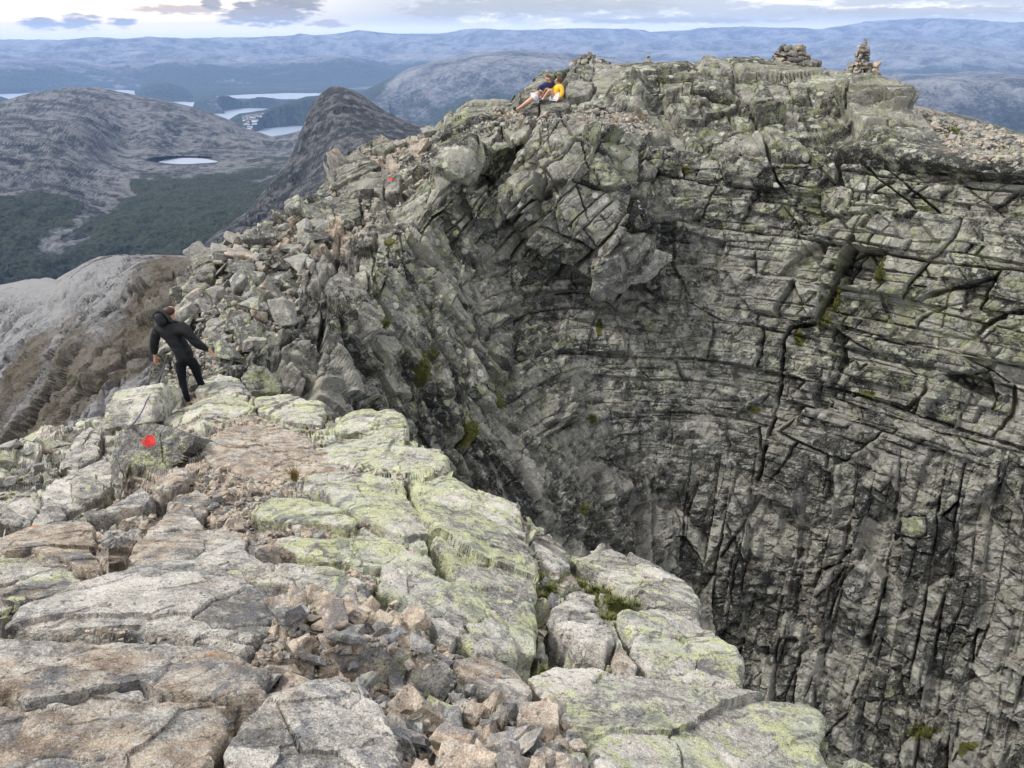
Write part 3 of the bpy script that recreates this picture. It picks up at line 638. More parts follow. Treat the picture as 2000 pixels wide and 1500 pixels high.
    acc(wb, 42, (1.0, .55, .9), 112, .13, .15, .04, .16, .55)
    acc(wb, 30, (.4, .25, .3), 113, .05, .18, .02, .04, .6, fn=blocks)
    acc(wl, -58, (2.8, .55, 1.2), 121, .50, .16, .06, .42, .35)
    acc(wl, -62, (1.0, .26, .6), 122, .20, .20, .035, .18, .5)
    acc(wl, -50, (.36, .13, .25), 123, .06, .22, .02, .04, .6, fn=blocks)
    low = np.clip(wr*wlow, 0, 1)
    acc(low, 84, (1.6, .62, 1.2), 131, .58, .20, .035, .20, .58)
    acc(low, 80, (.75, .27, .7), 132, .34, .32, .03, .10, .65)
    acc(low, 8, (.30, .14, .25), 133, .14, .38, .02, .04, .7, jit=.9, fn=blocks)
    n1 = fbm(Pf/3.0, 3, 61).reshape(sh); n2 = fbm(Pf/.5, 4, 62, .6).reshape(sh); n3 = fbm(Pf/.09, 3, 63, .6).reshape(sh)
    disp += n1*.20+n2*(.06+.06*smooth_mid)*s.fade(.3)+n3*.018*s.fade(.08)
    # traced joints and open cracks (image position, half width in px, depth m)
    cracks = [
        ([(1668, 470), (1648, 500), (1630, 560), (1600, 628)], 13, 1.8), ([(1600, 628), (1545, 640), (1530, 665), (1520, 760), (1500, 860), (1480, 940)], 7, 1.0),
        ([(1700, 345), (1690, 420), (1665, 470), (1650, 500)], 4, .6), ([(1560, 360), (1545, 430), (1500, 480)], 3, .4),
        ([(1060, 340), (1075, 300), (1070, 240)], 3, .5), ([(1070, 345), (1030, 400), (1000, 440), (940, 430)], 6, .8), ([(1175, 270), (1150, 330), (1100, 400), (1040, 440)], 4, .6),
        ([(1150, 335), (1210, 350), (1250, 335)], 3, .35), ([(1100, 430), (1140, 445), (1160, 460)], 4, .5), ([(1060, 500), (1110, 520), (1180, 560), (1290, 565)], 4, .55), ([(1160, 560), (1240, 564), (1290, 545)], 3, .5),
        ([(860, 330), (850, 400), (800, 420)], 3, .4), ([(965, 345), (945, 420), (900, 470)], 4, .5), ([(780, 450), (800, 560), (870, 620), (900, 760), (960, 860)], 4, .7), ([(650, 580), (720, 690), (800, 800), (850, 870)], 5, .8),
        ([(600, 470), (640, 600), (700, 700)], 3, .4), ([(880, 470), (960, 560), (970, 620), (945, 760)], 4, .6), ([(820, 600), (880, 700), (905, 850), (900, 920)], 5, .8), ([(900, 870), (905, 930), (960, 980), (1040, 1060), (1120, 1120)], 6, .9),
        ([(1060, 620), (1160, 632), (1290, 650)], 3, .4), ([(1100, 690), (1220, 730), (1240, 770)], 3, .35), ([(1160, 605), (1200, 630), (1230, 650), (1225, 690)], 3, .4), ([(1040, 790), (1100, 780), (1220, 790)], 3, .3),
        ([(1180, 335), (1270, 355), (1260, 400)], 4, .5), ([(1290, 250), (1300, 320), (1380, 330)], 3, .4), ([(1180, 205), (1250, 210), (1300, 205), (1500, 215), (1640, 200)], 3, .35), ([(1330, 180), (1430, 185), (1560, 180)], 2.5, .3), ([(1640, 140), (1635, 190), (1600, 230), (1640, 260)], 3, .45), ([(1500, 145), (1545, 180), (1560, 250), (1620, 270)], 3, .4),
        ([(1290, 150), (1300, 200), (1350, 240)], 2.5, .3), ([(1400, 130), (1420, 180), (1440, 260)], 2.5, .3), ([(1630, 210), (1700, 220), (1760, 225)], 3.5, .5), ([(1800, 620), (1850, 600), (1900, 590)], 3, .4), ([(1860, 560), (1840, 640)], 4, .6), ([(1900, 750), (1880, 700), (1930, 740), (1950, 790)], 4, .5),
        ([(1420, 470), (1500, 475), (1640, 490), (1780, 500)], 3, .4), ([(1440, 530), (1560, 545), (1640, 560)], 2.5, .3), ([(1700, 600), (1850, 640), (1900, 660)], 3, .35), ([(1560, 690), (1700, 705), (1820, 740)], 3, .35), ([(1540, 800), (1700, 790), (1800, 830)], 2.5, .3), ([(1480, 900), (1580, 920), (1640, 990)], 3, .4), ([(1300, 905), (1480, 910)], 2.5, .25),
        ([(1465, 980), (1460, 1100), (1440, 1200)], 4, .5), ([(1640, 1100), (1620, 1250), (1600, 1300)], 4, .6), ([(1605, 1020), (1605, 1160)], 3, .4), ([(1760, 1000), (1762, 1040)], 4, .5), ([(1910, 1230), (1900, 1290)], 5, .7), ([(1955, 1330), (1950, 1380)], 4, .6), ([(1560, 1290), (1650, 1350), (1700, 1400)], 4, .5), ([(1430, 1200), (1520, 1280)], 4, .4),
        ([(1560, 250), (1600, 300), (1620, 330)], 3, .4), ([(1350, 255), (1500, 262), (1600, 290)], 3, .35), ([(1370, 330), (1500, 320), (1580, 330)], 3, .3), ([(1800, 350), (1900, 345), (1990, 360)], 3, .4), ([(1700, 400), (1750, 390), (1830, 420), (1900, 430)], 3, .35)]
    wob = n2*3.5
    for pts, w, dep in cracks:
        xs = [p[0] for p in pts]; ys = [p[1] for p in pts]
        j0 = max(0, int((min(xs)-40-s.cx[0])/RES)); j1 = int((max(xs)+40-s.cx[0])/RES)
        d = seg_dist(px[:, j0:j1]+wob[:, j0:j1], py[:, j0:j1]+wob[:, j0:j1]*.7, pts)
        disp[:, j0:j1] -= dep*((.62 if w > 12 else .8) if w >= 5 else .14)*(1-sst(d, w*.2, w*.7))*sst(n1[:, j0:j1]+n2[:, j0:j1]*.8, -.42, -.05)
    # blocks that stand proud, with overhanging undersides: polygon, height
    proud = [([(1060, 330), (1110, 280), (1180, 270), (1245, 300), (1240, 350), (1215, 470), (1180, 500), (1110, 450), (1085, 400)], .45), ([(1160, 500), (1230, 470), (1300, 500), (1285, 545), (1160, 560)], .5), ([(980, 350), (1060, 340), (1040, 410), (960, 440)], .3),
             ([(860, 290), (960, 280), (960, 340), (900, 400), (850, 420), (850, 330)], .25), ([(1100, 620), (1220, 650), (1225, 690), (1080, 690)], .3), ([(1640, 150), (1720, 155), (1780, 215), (1750, 235), (1650, 215), (1625, 190)], .35), ([(1430, 205), (1520, 210), (1540, 235), (1460, 245)], .25),
             ([(1605, 370), (1665, 370), (1660, 425), (1605, 415)], .3), ([(1300, 440), (1420, 470), (1400, 560), (1300, 540)], -.3), ([(1225, 150), (1300, 165), (1330, 210), (1230, 200)], .3), ([(1650, 480), (1740, 490), (1700, 560), (1640, 560)], -.8), ([(1840, 730), (1935, 720), (1950, 790), (1880, 760)], -.5),
             ([(630, 560), (700, 560), (745, 640), (700, 680), (640, 610)], .35), ([(560, 680), (640, 690), (690, 790), (600, 770), (540, 720)], .3), ([(1060, 760), (1110, 760), (1105, 830), (1060, 830)], .35)]
    for pts, hgt in proud:
        m = inpoly(px+wob*1.2, py+wob, pts); d = seg_dist(px, py, pts+[pts[0]])
        disp += np.where(m, hgt*sst(d, 0, 5), 0)
    edge = np.ones(sh); edge[:s.nf] = sst(s.PY-s.ys[None], 0, 40)*.55+.45; edge[s.nf:] = .45; edge *= 1-.7*sst(px, 1800, 1850)*(1-sst(py-s.ys[None], 20, 90))
    # rubble-covered ground stays calmer
    rub = blobs(px, py, [(470, 560, 170, 90, -45), (560, 480, 130, 60, -35), (420, 640, 90, 90), (640, 440, 90, 50, -45), (1900, 285, 110, 45, 15), (1150, 225, 130, 22, 12), (1010, 225, 60, 14), (760, 300, 80, 30, -30), (700, 400, 50, 60, -50), ])
    rub = np.clip(rub*1.25, 0, 1)
    disp = disp*(1-.45*rub)
    s.P = s.P+s.N*(disp*edge)[..., None]; sink(s, 'B', [(t_[0], 'B', t_[1]*.6) for t_ in SEATS+BIG])
    lich = .45-.22*sst(py, 650, 1100)+.16*n1+.05*(py < 420)-.10*(px < 700)-.12*smooth_mid
    lich = lich-.28*rub
    tanm = .10+.16*sst(py, 700, 1200)+.38*rub+.25*blobs(px, py, [(620, 720, 90, 70), (700, 480, 70, 60), (1130, 850, 90, 60), (1420, 330, 60, 40), (1260, 250, 60, 60)])+.12*n1
    moss = .75*blobs(px, py, [(1625, 585, 22, 34, 20), (1610, 630, 22, 16), (1722, 530, 14, 40, 10), (835, 720, 20, 60, 20), (915, 850, 16, 40), (975, 790, 18, 14), (1155, 820, 10, 8), (1560, 660, 14, 30), (1130, 1000, 16, 22), (1340, 330, 20, 12), (1170, 640, 8, 30), (1470, 800, 20, 10), (1800, 1430, 40, 20), (740, 640, 20, 14), (760, 470, 16, 14), (1860, 260, 14, 8), (490, 680, 14, 8), (1690, 770, 24, 10), (1890, 1460, 30, 14)])+.12
    z = np.zeros(sh)
    paint = z+1.0*blobs(px, py, [(765, 357, 6, 4)])
    orange = z+.5*blobs(px, py, [(1660, 640, 12, 8), (1640, 1010, 30, 14)])
    tone = np.clip(tone+n2*.15, 0, 1)
    m1 = np.stack([np.clip(lich, 0, 1), np.clip(tanm, 0, 1), moss, z+1], -1); m2 = np.stack([tone, paint*.62, orange*.4, z+1], -1)
    me = grid_mesh('cliff', s.P, {'m1': m1, 'm2': m2})
    tag(obj('cliff', me, M_cliff), kind='structure')
    return s
SB = build_cliff()
print('cliff', round(time.time()-T0, 1))

# ------------------------------------------------------------------ near ridge we stand on and its left flank
SL = [  # outline, sheet, height, lichen, tan, label, kwargs
 ([(-90, 1420), (60, 1392), (270, 1350), (290, 1372), (440, 1378), (452, 1430), (400, 1530), (330, 1640), (-90, 1660)], 'A', .05, .0, .56, 'broad smooth tan slab filling the bottom left corner', dict(crown=.02, rough=.35, upw=.3)),
 ([(-90, 1262), (150, 1260), (300, 1263), (440, 1272), (522, 1318), (505, 1368), (380, 1366), (305, 1358), (275, 1336), (52, 1380), (20, 1350), (-90, 1345)], 'A', .07, .02, .54, 'flat tan slab with orange rust spots above the long thin crack', dict(crown=.02, rough=.35, upw=.3, orange=[(352, 1288, 12, 14), (350, 1265, 12, 6), (412, 1290, 12, 6)])),
 ([(0, 1242), (25, 1210), (80, 1190), (150, 1160), (280, 1112), (360, 1108), (430, 1130), (520, 1170), (560, 1205), (545, 1240), (490, 1292), (400, 1272), (330, 1247), (250, 1238), (120, 1248)], 'A', .16, .24, .30, 'long whaleback grey boulder with a round yellow green lichen patch', dict(crown=.08, rough=.45, upw=.4)),
 ([(-60, 1070), (20, 1052), (90, 1034), (165, 1026), (190, 1045), (180, 1090), (205, 1110), (195, 1140), (130, 1100), (60, 1082), (0, 1088)], 'A', .09, .18, .62, 'pale tan slab with rusty streaks at the left edge below the rocky flank', dict(crown=.04, rough=.6, upw=.4, orange=[(60, 1045, 50, 8)], paint=[(15, 1047, 34, 5, -10)])),
 ([(-60, 1120), (0, 1095), (60, 1092), (120, 1115), (172, 1152), (160, 1168), (90, 1180), (40, 1205), (0, 1215), (-60, 1220)], 'A', .14, .55, .35, 'knobbly boulder covered in mixed green and orange lichen at the left edge', dict(crown=.10, rough=.9)),
 ([(248, 1105), (268, 1065), (300, 1030), (345, 990), (372, 1000), (402, 1045), (400, 1092), (330, 1118)], 'A', .08, .02, .60, 'steep smooth brown grey slab standing behind the whaleback boulder', dict(crown=.04, rough=.35, upw=.2)),
 ([(340, 985), (385, 960), (412, 975), (405, 1005), (372, 1045), (350, 1030), (330, 1005)], 'A', .10, .22, .55, 'upright tan block leaning on top of the smooth brown slab', dict(rough=.6)),
 ([(360, 1088), (385, 1045), (440, 1028), (480, 1060), (482, 1085), (520, 1110), (480, 1128), (400, 1120)], 'A', .06, .25, .38, 'low grey green slab to the right of the smooth brown slab', dict(rough=.5, crown=.04)),
 ([(490, 1000), (520, 978), (580, 972), (640, 990), (700, 1018), (696, 1030), (640, 1026), (560, 1022), (510, 1018)], 'A', .07, .72, .1, 'long yellow green lichened slab just above the patch of tan gravel', dict(rough=.6, crown=.05)),
 ([(610, 885), (650, 862), (720, 856), (790, 872), (860, 884), (880, 900), (872, 925), (825, 952), (775, 938), (700, 925), (640, 915)], 'A', .14, .66, .12, 'rounded lichened block jutting over the gully at the ridge crest', dict(rough=.8, upw=.4)),
 ([(600, 930), (680, 925), (780, 948), (800, 985), (850, 1040), (790, 1048), (700, 1015), (640, 975), (590, 955)], 'A', .08, .70, .08, 'sloping lichen crusted slab below the rounded crest block', dict(rough=.7, upw=.3)),
 ([(800, 955), (870, 930), (930, 962), (1005, 1005), (1032, 1060), (1045, 1120), (1050, 1210), (1048, 1300), (985, 1285), (930, 1215), (880, 1150), (858, 1090), (820, 1010)], 'A', .20, .66, .12, 'huge steep faced boulder speckled with yellow lichen in the middle of the ridge', dict(rough=.65, upw=.15, crown=.10, deep=.6)),
 ([(745, 1110), (800, 1106), (860, 1130), (930, 1170), (1000, 1230), (1010, 1290), (930, 1292), (860, 1240), (780, 1190), (730, 1155)], 'A', .12, .55, .15, 'broad pale lichened block beneath the huge steep faced boulder', dict(rough=.7, upw=.4)),
 ([(520, 1060), (600, 1055), (700, 1052), (790, 1070), (850, 1115), (800, 1108), (740, 1112), (640, 1100), (560, 1085)], 'A', .06, .74, .08, 'bright yellow green slab crossing the ridge above the stone rubble', dict(rough=.7, upw=.35)),
 ([(440, 1118), (540, 1100), (640, 1112), (720, 1150), (730, 1180), (640, 1160), (560, 1150), (480, 1140)], 'A', .05, .5, .35, 'narrow cracked slab running toward the small moss tuft', dict(rough=.8)),
 ([(222, 858), (240, 830), (300, 822), (350, 832), (388, 848), (378, 880), (345, 915), (325, 950), (296, 985), (228, 992), (218, 920)], 'A', .10, .50, .18, 'tall block with the red painted trail mark at the left of the ridge', dict(rough=.35, nrm=(.05, -.80, .60), crown=.05, deep=1.1, flat=1.0, paint=[(288, 870, 17, 18)])),
 ([(312, 826), (334, 808), (368, 802), (398, 786), (430, 772), (478, 786), (500, 802), (440, 822), (400, 845), (350, 838)], 'A', .10, .62, .2, 'rounded lichened boulder right in front of the hiker', dict(rough=.6, upw=.4)),
 ([(384, 768), (392, 746), (425, 736), (470, 746), (488, 768), (480, 788), (430, 772)], 'A', .16, .55, .15, 'green crusted boulder at the right of the hiker legs', dict(rough=.7)),
 ([(500, 782), (560, 776), (618, 790), (640, 802), (630, 835), (560, 828), (500, 806)], 'A', .18, .66, .12, 'pale flat topped block on the crest right of the hiker', dict(rough=.7)),
 ([(655, 826), (700, 812), (770, 806), (796, 830), (790, 858), (720, 858), (660, 850)], 'A', .20, .64, .12, 'wide lichened block at the brink with dry grass beside it', dict(rough=.7)),
 ([(286, 826), (290, 778), (306, 752), (342, 758), (350, 775), (326, 800), (310, 828)], 'A', .28, .5, .06, 'upright grey green rock behind the rope left of the hiker', dict(rough=.5, upw=.1)),
 ([(400, 880), (440, 835), (520, 832), (600, 858), (672, 912), (700, 950), (620, 968), (540, 950), (470, 925), (410, 905)], 'A', .06, .10, .62, 'worn brown footpath slab in the middle of the ridge', dict(rough=.45, upw=.4, crown=.03)),
 ([(296, 988), (318, 945), (345, 915), (368, 925), (372, 945), (335, 968), (312, 990)], 'A', .16, .12, .66, 'wedge shaped tan rock below the painted block', dict(rough=.6)),
 ([(170, 1022), (215, 1000), (280, 962), (300, 978), (280, 1000), (240, 1008), (200, 1018)], 'A', .12, .2, .4, 'long low grey rock leaning left of the wedge shaped tan rock', dict(rough=.7)),
 ([(1015, 1322), (1080, 1300), (1200, 1325), (1370, 1355), (1500, 1378), (1590, 1384), (1616, 1405), (1612, 1475), (1650, 1520), (1560, 1600), (1200, 1620), (1150, 1500), (1120, 1440), (1060, 1375)], 'A', .10, .58, .10, 'very large lichened slab ending in a square corner at the bottom right', dict(rough=.5, upw=.5, crown=.04, deep=.6)),
 ([(1205, 1215), (1290, 1208), (1375, 1245), (1440, 1290), (1450, 1372), (1350, 1368), (1260, 1350), (1235, 1300)], 'A', .26, .60, .18, 'big blocky boulder split by a dark crack at the right end of the ridge', dict(rough=.7, deep=.6)),
 ([(1070, 1232), (1085, 1195), (1125, 1180), (1170, 1210), (1198, 1265), (1180, 1294), (1120, 1266)], 'A', .20, .40, .30, 'wedge shaped grey boulder left of the blocky split boulder', dict(rough=.8)),
 ([(1110, 1100), (1180, 1080), (1240, 1098), (1318, 1135), (1362, 1180), (1364, 1232), (1290, 1200), (1215, 1160), (1150, 1120)], 'A', .18, .52, .10, 'pale rounded boulder above the dark moss on the right shoulder', dict(rough=.8, deep=.5)),
 ([(1035, 1060), (1068, 1052), (1100, 1085), (1110, 1118), (1080, 1125), (1045, 1095)], 'A', .12, .35, .35, 'small pinkish boulder at the head of the moss patch', dict(rough=.8)),
 ([(885, 1300), (945, 1288), (1000, 1315), (1042, 1360), (1030, 1392), (975, 1385), (905, 1345)], 'A', .09, .12, .55, 'grey rock stained bright orange beside the stone rubble', dict(rough=.5, orange=[(965, 1335, 30, 14), (925, 1315, 26, 8)])),
 ([(430, 1500), (470, 1430), (520, 1385), (600, 1348), (690, 1352), (740, 1400), (770, 1470), (790, 1560), (640, 1640), (430, 1600)], 'A', .16, .22, .36, 'pale rounded rock with black spots at the bottom centre', dict(rough=.55, crown=.10, upw=.45)),
 ([(1195, 1290), (1212, 1268), (1235, 1300), (1240, 1342), (1205, 1328)], 'A', .10, .2, .6, 'small upright brown stone wedged against the split boulder', dict(rough=.8)),
 ([(1100, 1170), (1130, 1160), (1165, 1170), (1160, 1186), (1115, 1190)], 'A', .08, .5, .2, 'flat pale stone lying in the moss', dict(rough=.8)),
 ([(860, 1215), (900, 1210), (905, 1250), (880, 1270), (850, 1255), (840, 1230)], 'A', .14, .2, .1, 'dark angular stone at the foot of the huge boulder', dict(rough=.8)),
 # left flank
 ([(70, 1010), (90, 970), (150, 930), (220, 900), (225, 960), (180, 1000), (130, 1015)], 'C', .35, .45, .1, 'lichened block jutting from the left flank below the painted block', dict(rough=.7)),
 ([(0, 1030), (30, 985), (70, 960), (80, 1000), (60, 1040)], 'C', .25, .42, .12, 'grey block low on the left flank', dict(rough=.8)),
 ([(60, 1040), (95, 985), (120, 1000), (130, 1030), (90, 1045)], 'C', .3, .3, .15, 'pointed grey rock on the left flank above the tan slab', dict(rough=.7)),
 ([(120, 925), (150, 870), (180, 840), (200, 860), (195, 905), (150, 935)], 'C', .35, .35, .15, 'steep grey rib on the left flank beside a strip of moss', dict(rough=.8)),
]
def build_flank():
    f = tps([(-250, 1250, 7.5), (0, 1200, 7.5), (200, 1150, 8), (420, 1050, 9), (0, 1050, 9), (100, 1000, 10), (200, 950, 10.6), (0, 920, 11.5), (120, 860, 13), (240, 830, 13.4), (350, 820, 13.6), (420, 820, 13.6), (-250, 1000, 12)])
    s = Sheet(-260, 440, 1240, [(-260, 960), (-60, 905), (0, 888), (25, 868), (60, 852), (85, 836), (150, 816), (200, 812), (235, 806), (300, 812), (440, 820)], f, RES, back=3, nback=30, round_m=.6, round_px=40, backdrop=.8)
    s.N0 = s.N; sh = s.P.shape[:2]; Pf = s.P.reshape(-1, 3); px, py = s.PXf, s.PYf
    disp = np.zeros(sh); tone = np.full(sh, .5)
    for th, size, seed, amp, tl, cw, cd, thr in [(38, (1.5, .62, .9), 201, .42, .4, .06, .35, .3), (46, (.55, .3, .4), 202, .18, .35, .035, .16, .4), (30, (.2, .12, .16), 203, .06, .3, .02, .04, .5)]:
        o, t, c, e, p = facets(Pf, sh, size, seed, th)
        disp += ((o*amp*.6+t*tl*.5)*sst(e, 0, np.maximum(size[1]*.08, 2.5*s.ds()))-cd*.6*(1-sst(e, cw*.25, cw))*sst(p, thr-.1, thr+.1))*s.fade(size[1]); tone += (c-.5)*.4
    n1 = fbm(Pf/1.5, 3, 71).reshape(sh); n2 = fbm(Pf/.25, 4, 72, .6).reshape(sh)
    disp += n1*.15+n2*.04
    edge = np.ones(sh); edge[s.nf:] = .5
    s.P = s.P+s.N*(disp*edge)[..., None]; sink(s, 'C', [(t_[0], t_[1], t_[2]) for t_ in SL])
    z = np.zeros(sh)
    m1 = np.stack([.46+.15*n1+z, .22+.35*blobs(px, py, [(90, 850, 70, 25), (30, 920, 60, 30)])+z, .1+.7*blobs(px, py, [(190, 870, 12, 22), (35, 925, 20, 10), (25, 960, 12, 10), (180, 825, 20, 8)]), z+1], -1)
    m2 = np.stack([np.clip(tone, 0, 1), z, z, z+1], -1)
    tag(obj('left_slope', grid_mesh('left_slope', s.P, {'m1': m1, 'm2': m2}), M_fore), kind='structure')
    return s
SC = build_flank()

def build_ridge():
    f = tps([(-150, 1900, 1.95), (500, 1900, 1.9), (1000, 1900, 2.0), (1500, 1900, 2.6), (0, 1500, 2.35), (400, 1500, 2.35), (800, 1500, 2.5), (0, 1300, 2.95), (400, 1300, 2.95), (800, 1350, 2.95), (1000, 1500, 2.75), (1200, 1450, 3.1), (1500, 1450, 3.5), (1650, 1550, 3.6), (1900, 1800, 3.4), (1100, 1350, 3.6), (1300, 1370, 3.9), (1400, 1300, 4.6), (1250, 1250, 4.5), (1100, 1200, 4.7), (1330, 1180, 5.6), (1200, 1100, 6.1), (1100, 1080, 6.2),
             (0, 1150, 3.9), (300, 1150, 3.8), (600, 1180, 3.7), (800, 1200, 3.9), (950, 1250, 4.1), (1000, 1150, 4.6), (1040, 1100, 5.1), (900, 1050, 5.0), (50, 1050, 4.9), (200, 1030, 5.2), (400, 1030, 5.2), (600, 1030, 5.1), (750, 1020, 5.1), (1000, 1020, 5.9), (300, 930, 6.9), (500, 930, 6.8), (700, 930, 6.7), (850, 900, 7.3),
             (240, 860, 8.3), (400, 860, 8.4), (550, 860, 8.5), (700, 850, 8.8), (350, 800, 13.1), (450, 780, 12.6), (600, 800, 11.6), (430, 745, 13.9), (760, 815, 10.6), (300, 810, 12.8)])
    s = Sheet(-160, 1900, 1900, [(-160, 1085), (0, 1050), (60, 1036), (120, 1030), (180, 1022), (212, 1004), (240, 930), (268, 850), (285, 828), (300, 824), (330, 806), (368, 799), (384, 785), (396, 764), (404, 754), (440, 748), (480, 756), (500, 776), (560, 780), (620, 800), (650, 822), (740, 812), (790, 828), (800, 865), (860, 885), (882, 905), (885, 935), (935, 965), (1000, 1000), (1030, 1030), (1075, 1055), (1110, 1085), (1150, 1088), (1190, 1080), (1260, 1105), (1320, 1135), (1362, 1180), (1368, 1235), (1420, 1270), (1444, 1295), (1452, 1372), (1520, 1384), (1600, 1392), (1618, 1410), (1622, 1480), (1660, 1505), (1780, 1600), (1900, 1720)],
              f, RES, back=2.4, nback=60, round_m=.22, round_px=35, backdrop=1.6)
    s.N0 = s.N; sh = s.P.shape[:2]; Pf = s.P.reshape(-1, 3); px, py = s.PXf, s.PYf
    far = sst(-py, -1150, -850)
    disp = np.zeros(sh); tone = np.full(sh, .5)
    upf = [np.array([math.cos(.35), math.sin(.35), 0]), np.array([-math.sin(.35), math.cos(.35), -.35]), np.array([0, .3, .95])]
    upf[1] /= np.linalg.norm(upf[1]); upf[2] = np.cross(upf[0], upf[1])
    for size, seed, amp, tl, cw, cd, thr, wgt in [((1.5, .6, .6), 301, .20, .30, .035, .22, .3, 1), ((.50, .26, .3), 302, .09, .30, .02, .09, .4, 1), ((.16, .10, .12), 303, .032, .35, .011, .022, .5, 1)]:
        o, t, c, e, p = [a.reshape(sh) for a in blocks(Pf, upf, size, seed, .8, .12)]
        disp += ((o*amp+t*tl)*sst(e, 0, np.maximum(size[1]*.05, 2.5*s.ds()))-cd*(1-sst(e, cw*.25, cw))*sst(p, thr-.1, thr+.1))*s.fade(size[1]); tone += (c-.5)*.35
    n1 = fbm(Pf/.8, 3, 81).reshape(sh); n2 = fbm(Pf/.14, 4, 82, .6).reshape(sh); n3 = fbm(Pf/.03, 3, 83, .6).reshape(sh)
    disp += n1*.06+n2*.018+n3*.005
    low = 1-.35*(py > 1000)
    disp = disp*low
    edge = np.ones(sh); edge[s.nf:] = .5; edge[:s.nf] = sst(s.PY-s.ys[None], 0, 40)*.4+.6
    s.P = s.P+s.N*(disp*edge)[..., None]; sink(s, 'A', [(t_[0], t_[1], t_[2]) for t_ in SL])
    z = np.zeros(sh)
    rgt = sst(px-(500+(1150-py)*.0), -50, 250)
    lich = .22+.42*rgt+.12*n1+.2*far-.35*blobs(px, py, [(560, 1040, 110, 50), (480, 900, 90, 50), (250, 1020, 90, 30), (700, 1330, 160, 130), (950, 1420, 180, 100), (1080, 1000, 60, 60)])
    tanm = .62-.38*rgt+.1*n1+.4*blobs(px, py, [(560, 1040, 110, 50), (500, 900, 130, 60), (700, 1330, 160, 130), (950, 1420, 180, 100), (230, 1020, 90, 30), (1060, 1010, 60, 40)])
    moss = .1+.8*blobs(px, py, [(1150, 1150, 60, 18, 30), (1210, 1190, 60, 20, 25), (1055, 1120, 22, 30), (700, 852, 34, 8), (565, 1180, 14, 10), (620, 832, 26, 7), (1060, 1295, 16, 12)])
    m1 = np.stack([np.clip(lich, 0, 1), np.clip(tanm, 0, 1), moss, z+1], -1)
    m2 = np.stack([np.clip(tone, 0, 1), z, z, z+1], -1)
    tag(obj('ridge', grid_mesh('ridge', s.P, {'m1': m1, 'm2': m2}), M_fore), kind='structure')
    return s
SA = build_ridge()
print('ridge', round(time.time()-T0, 1))

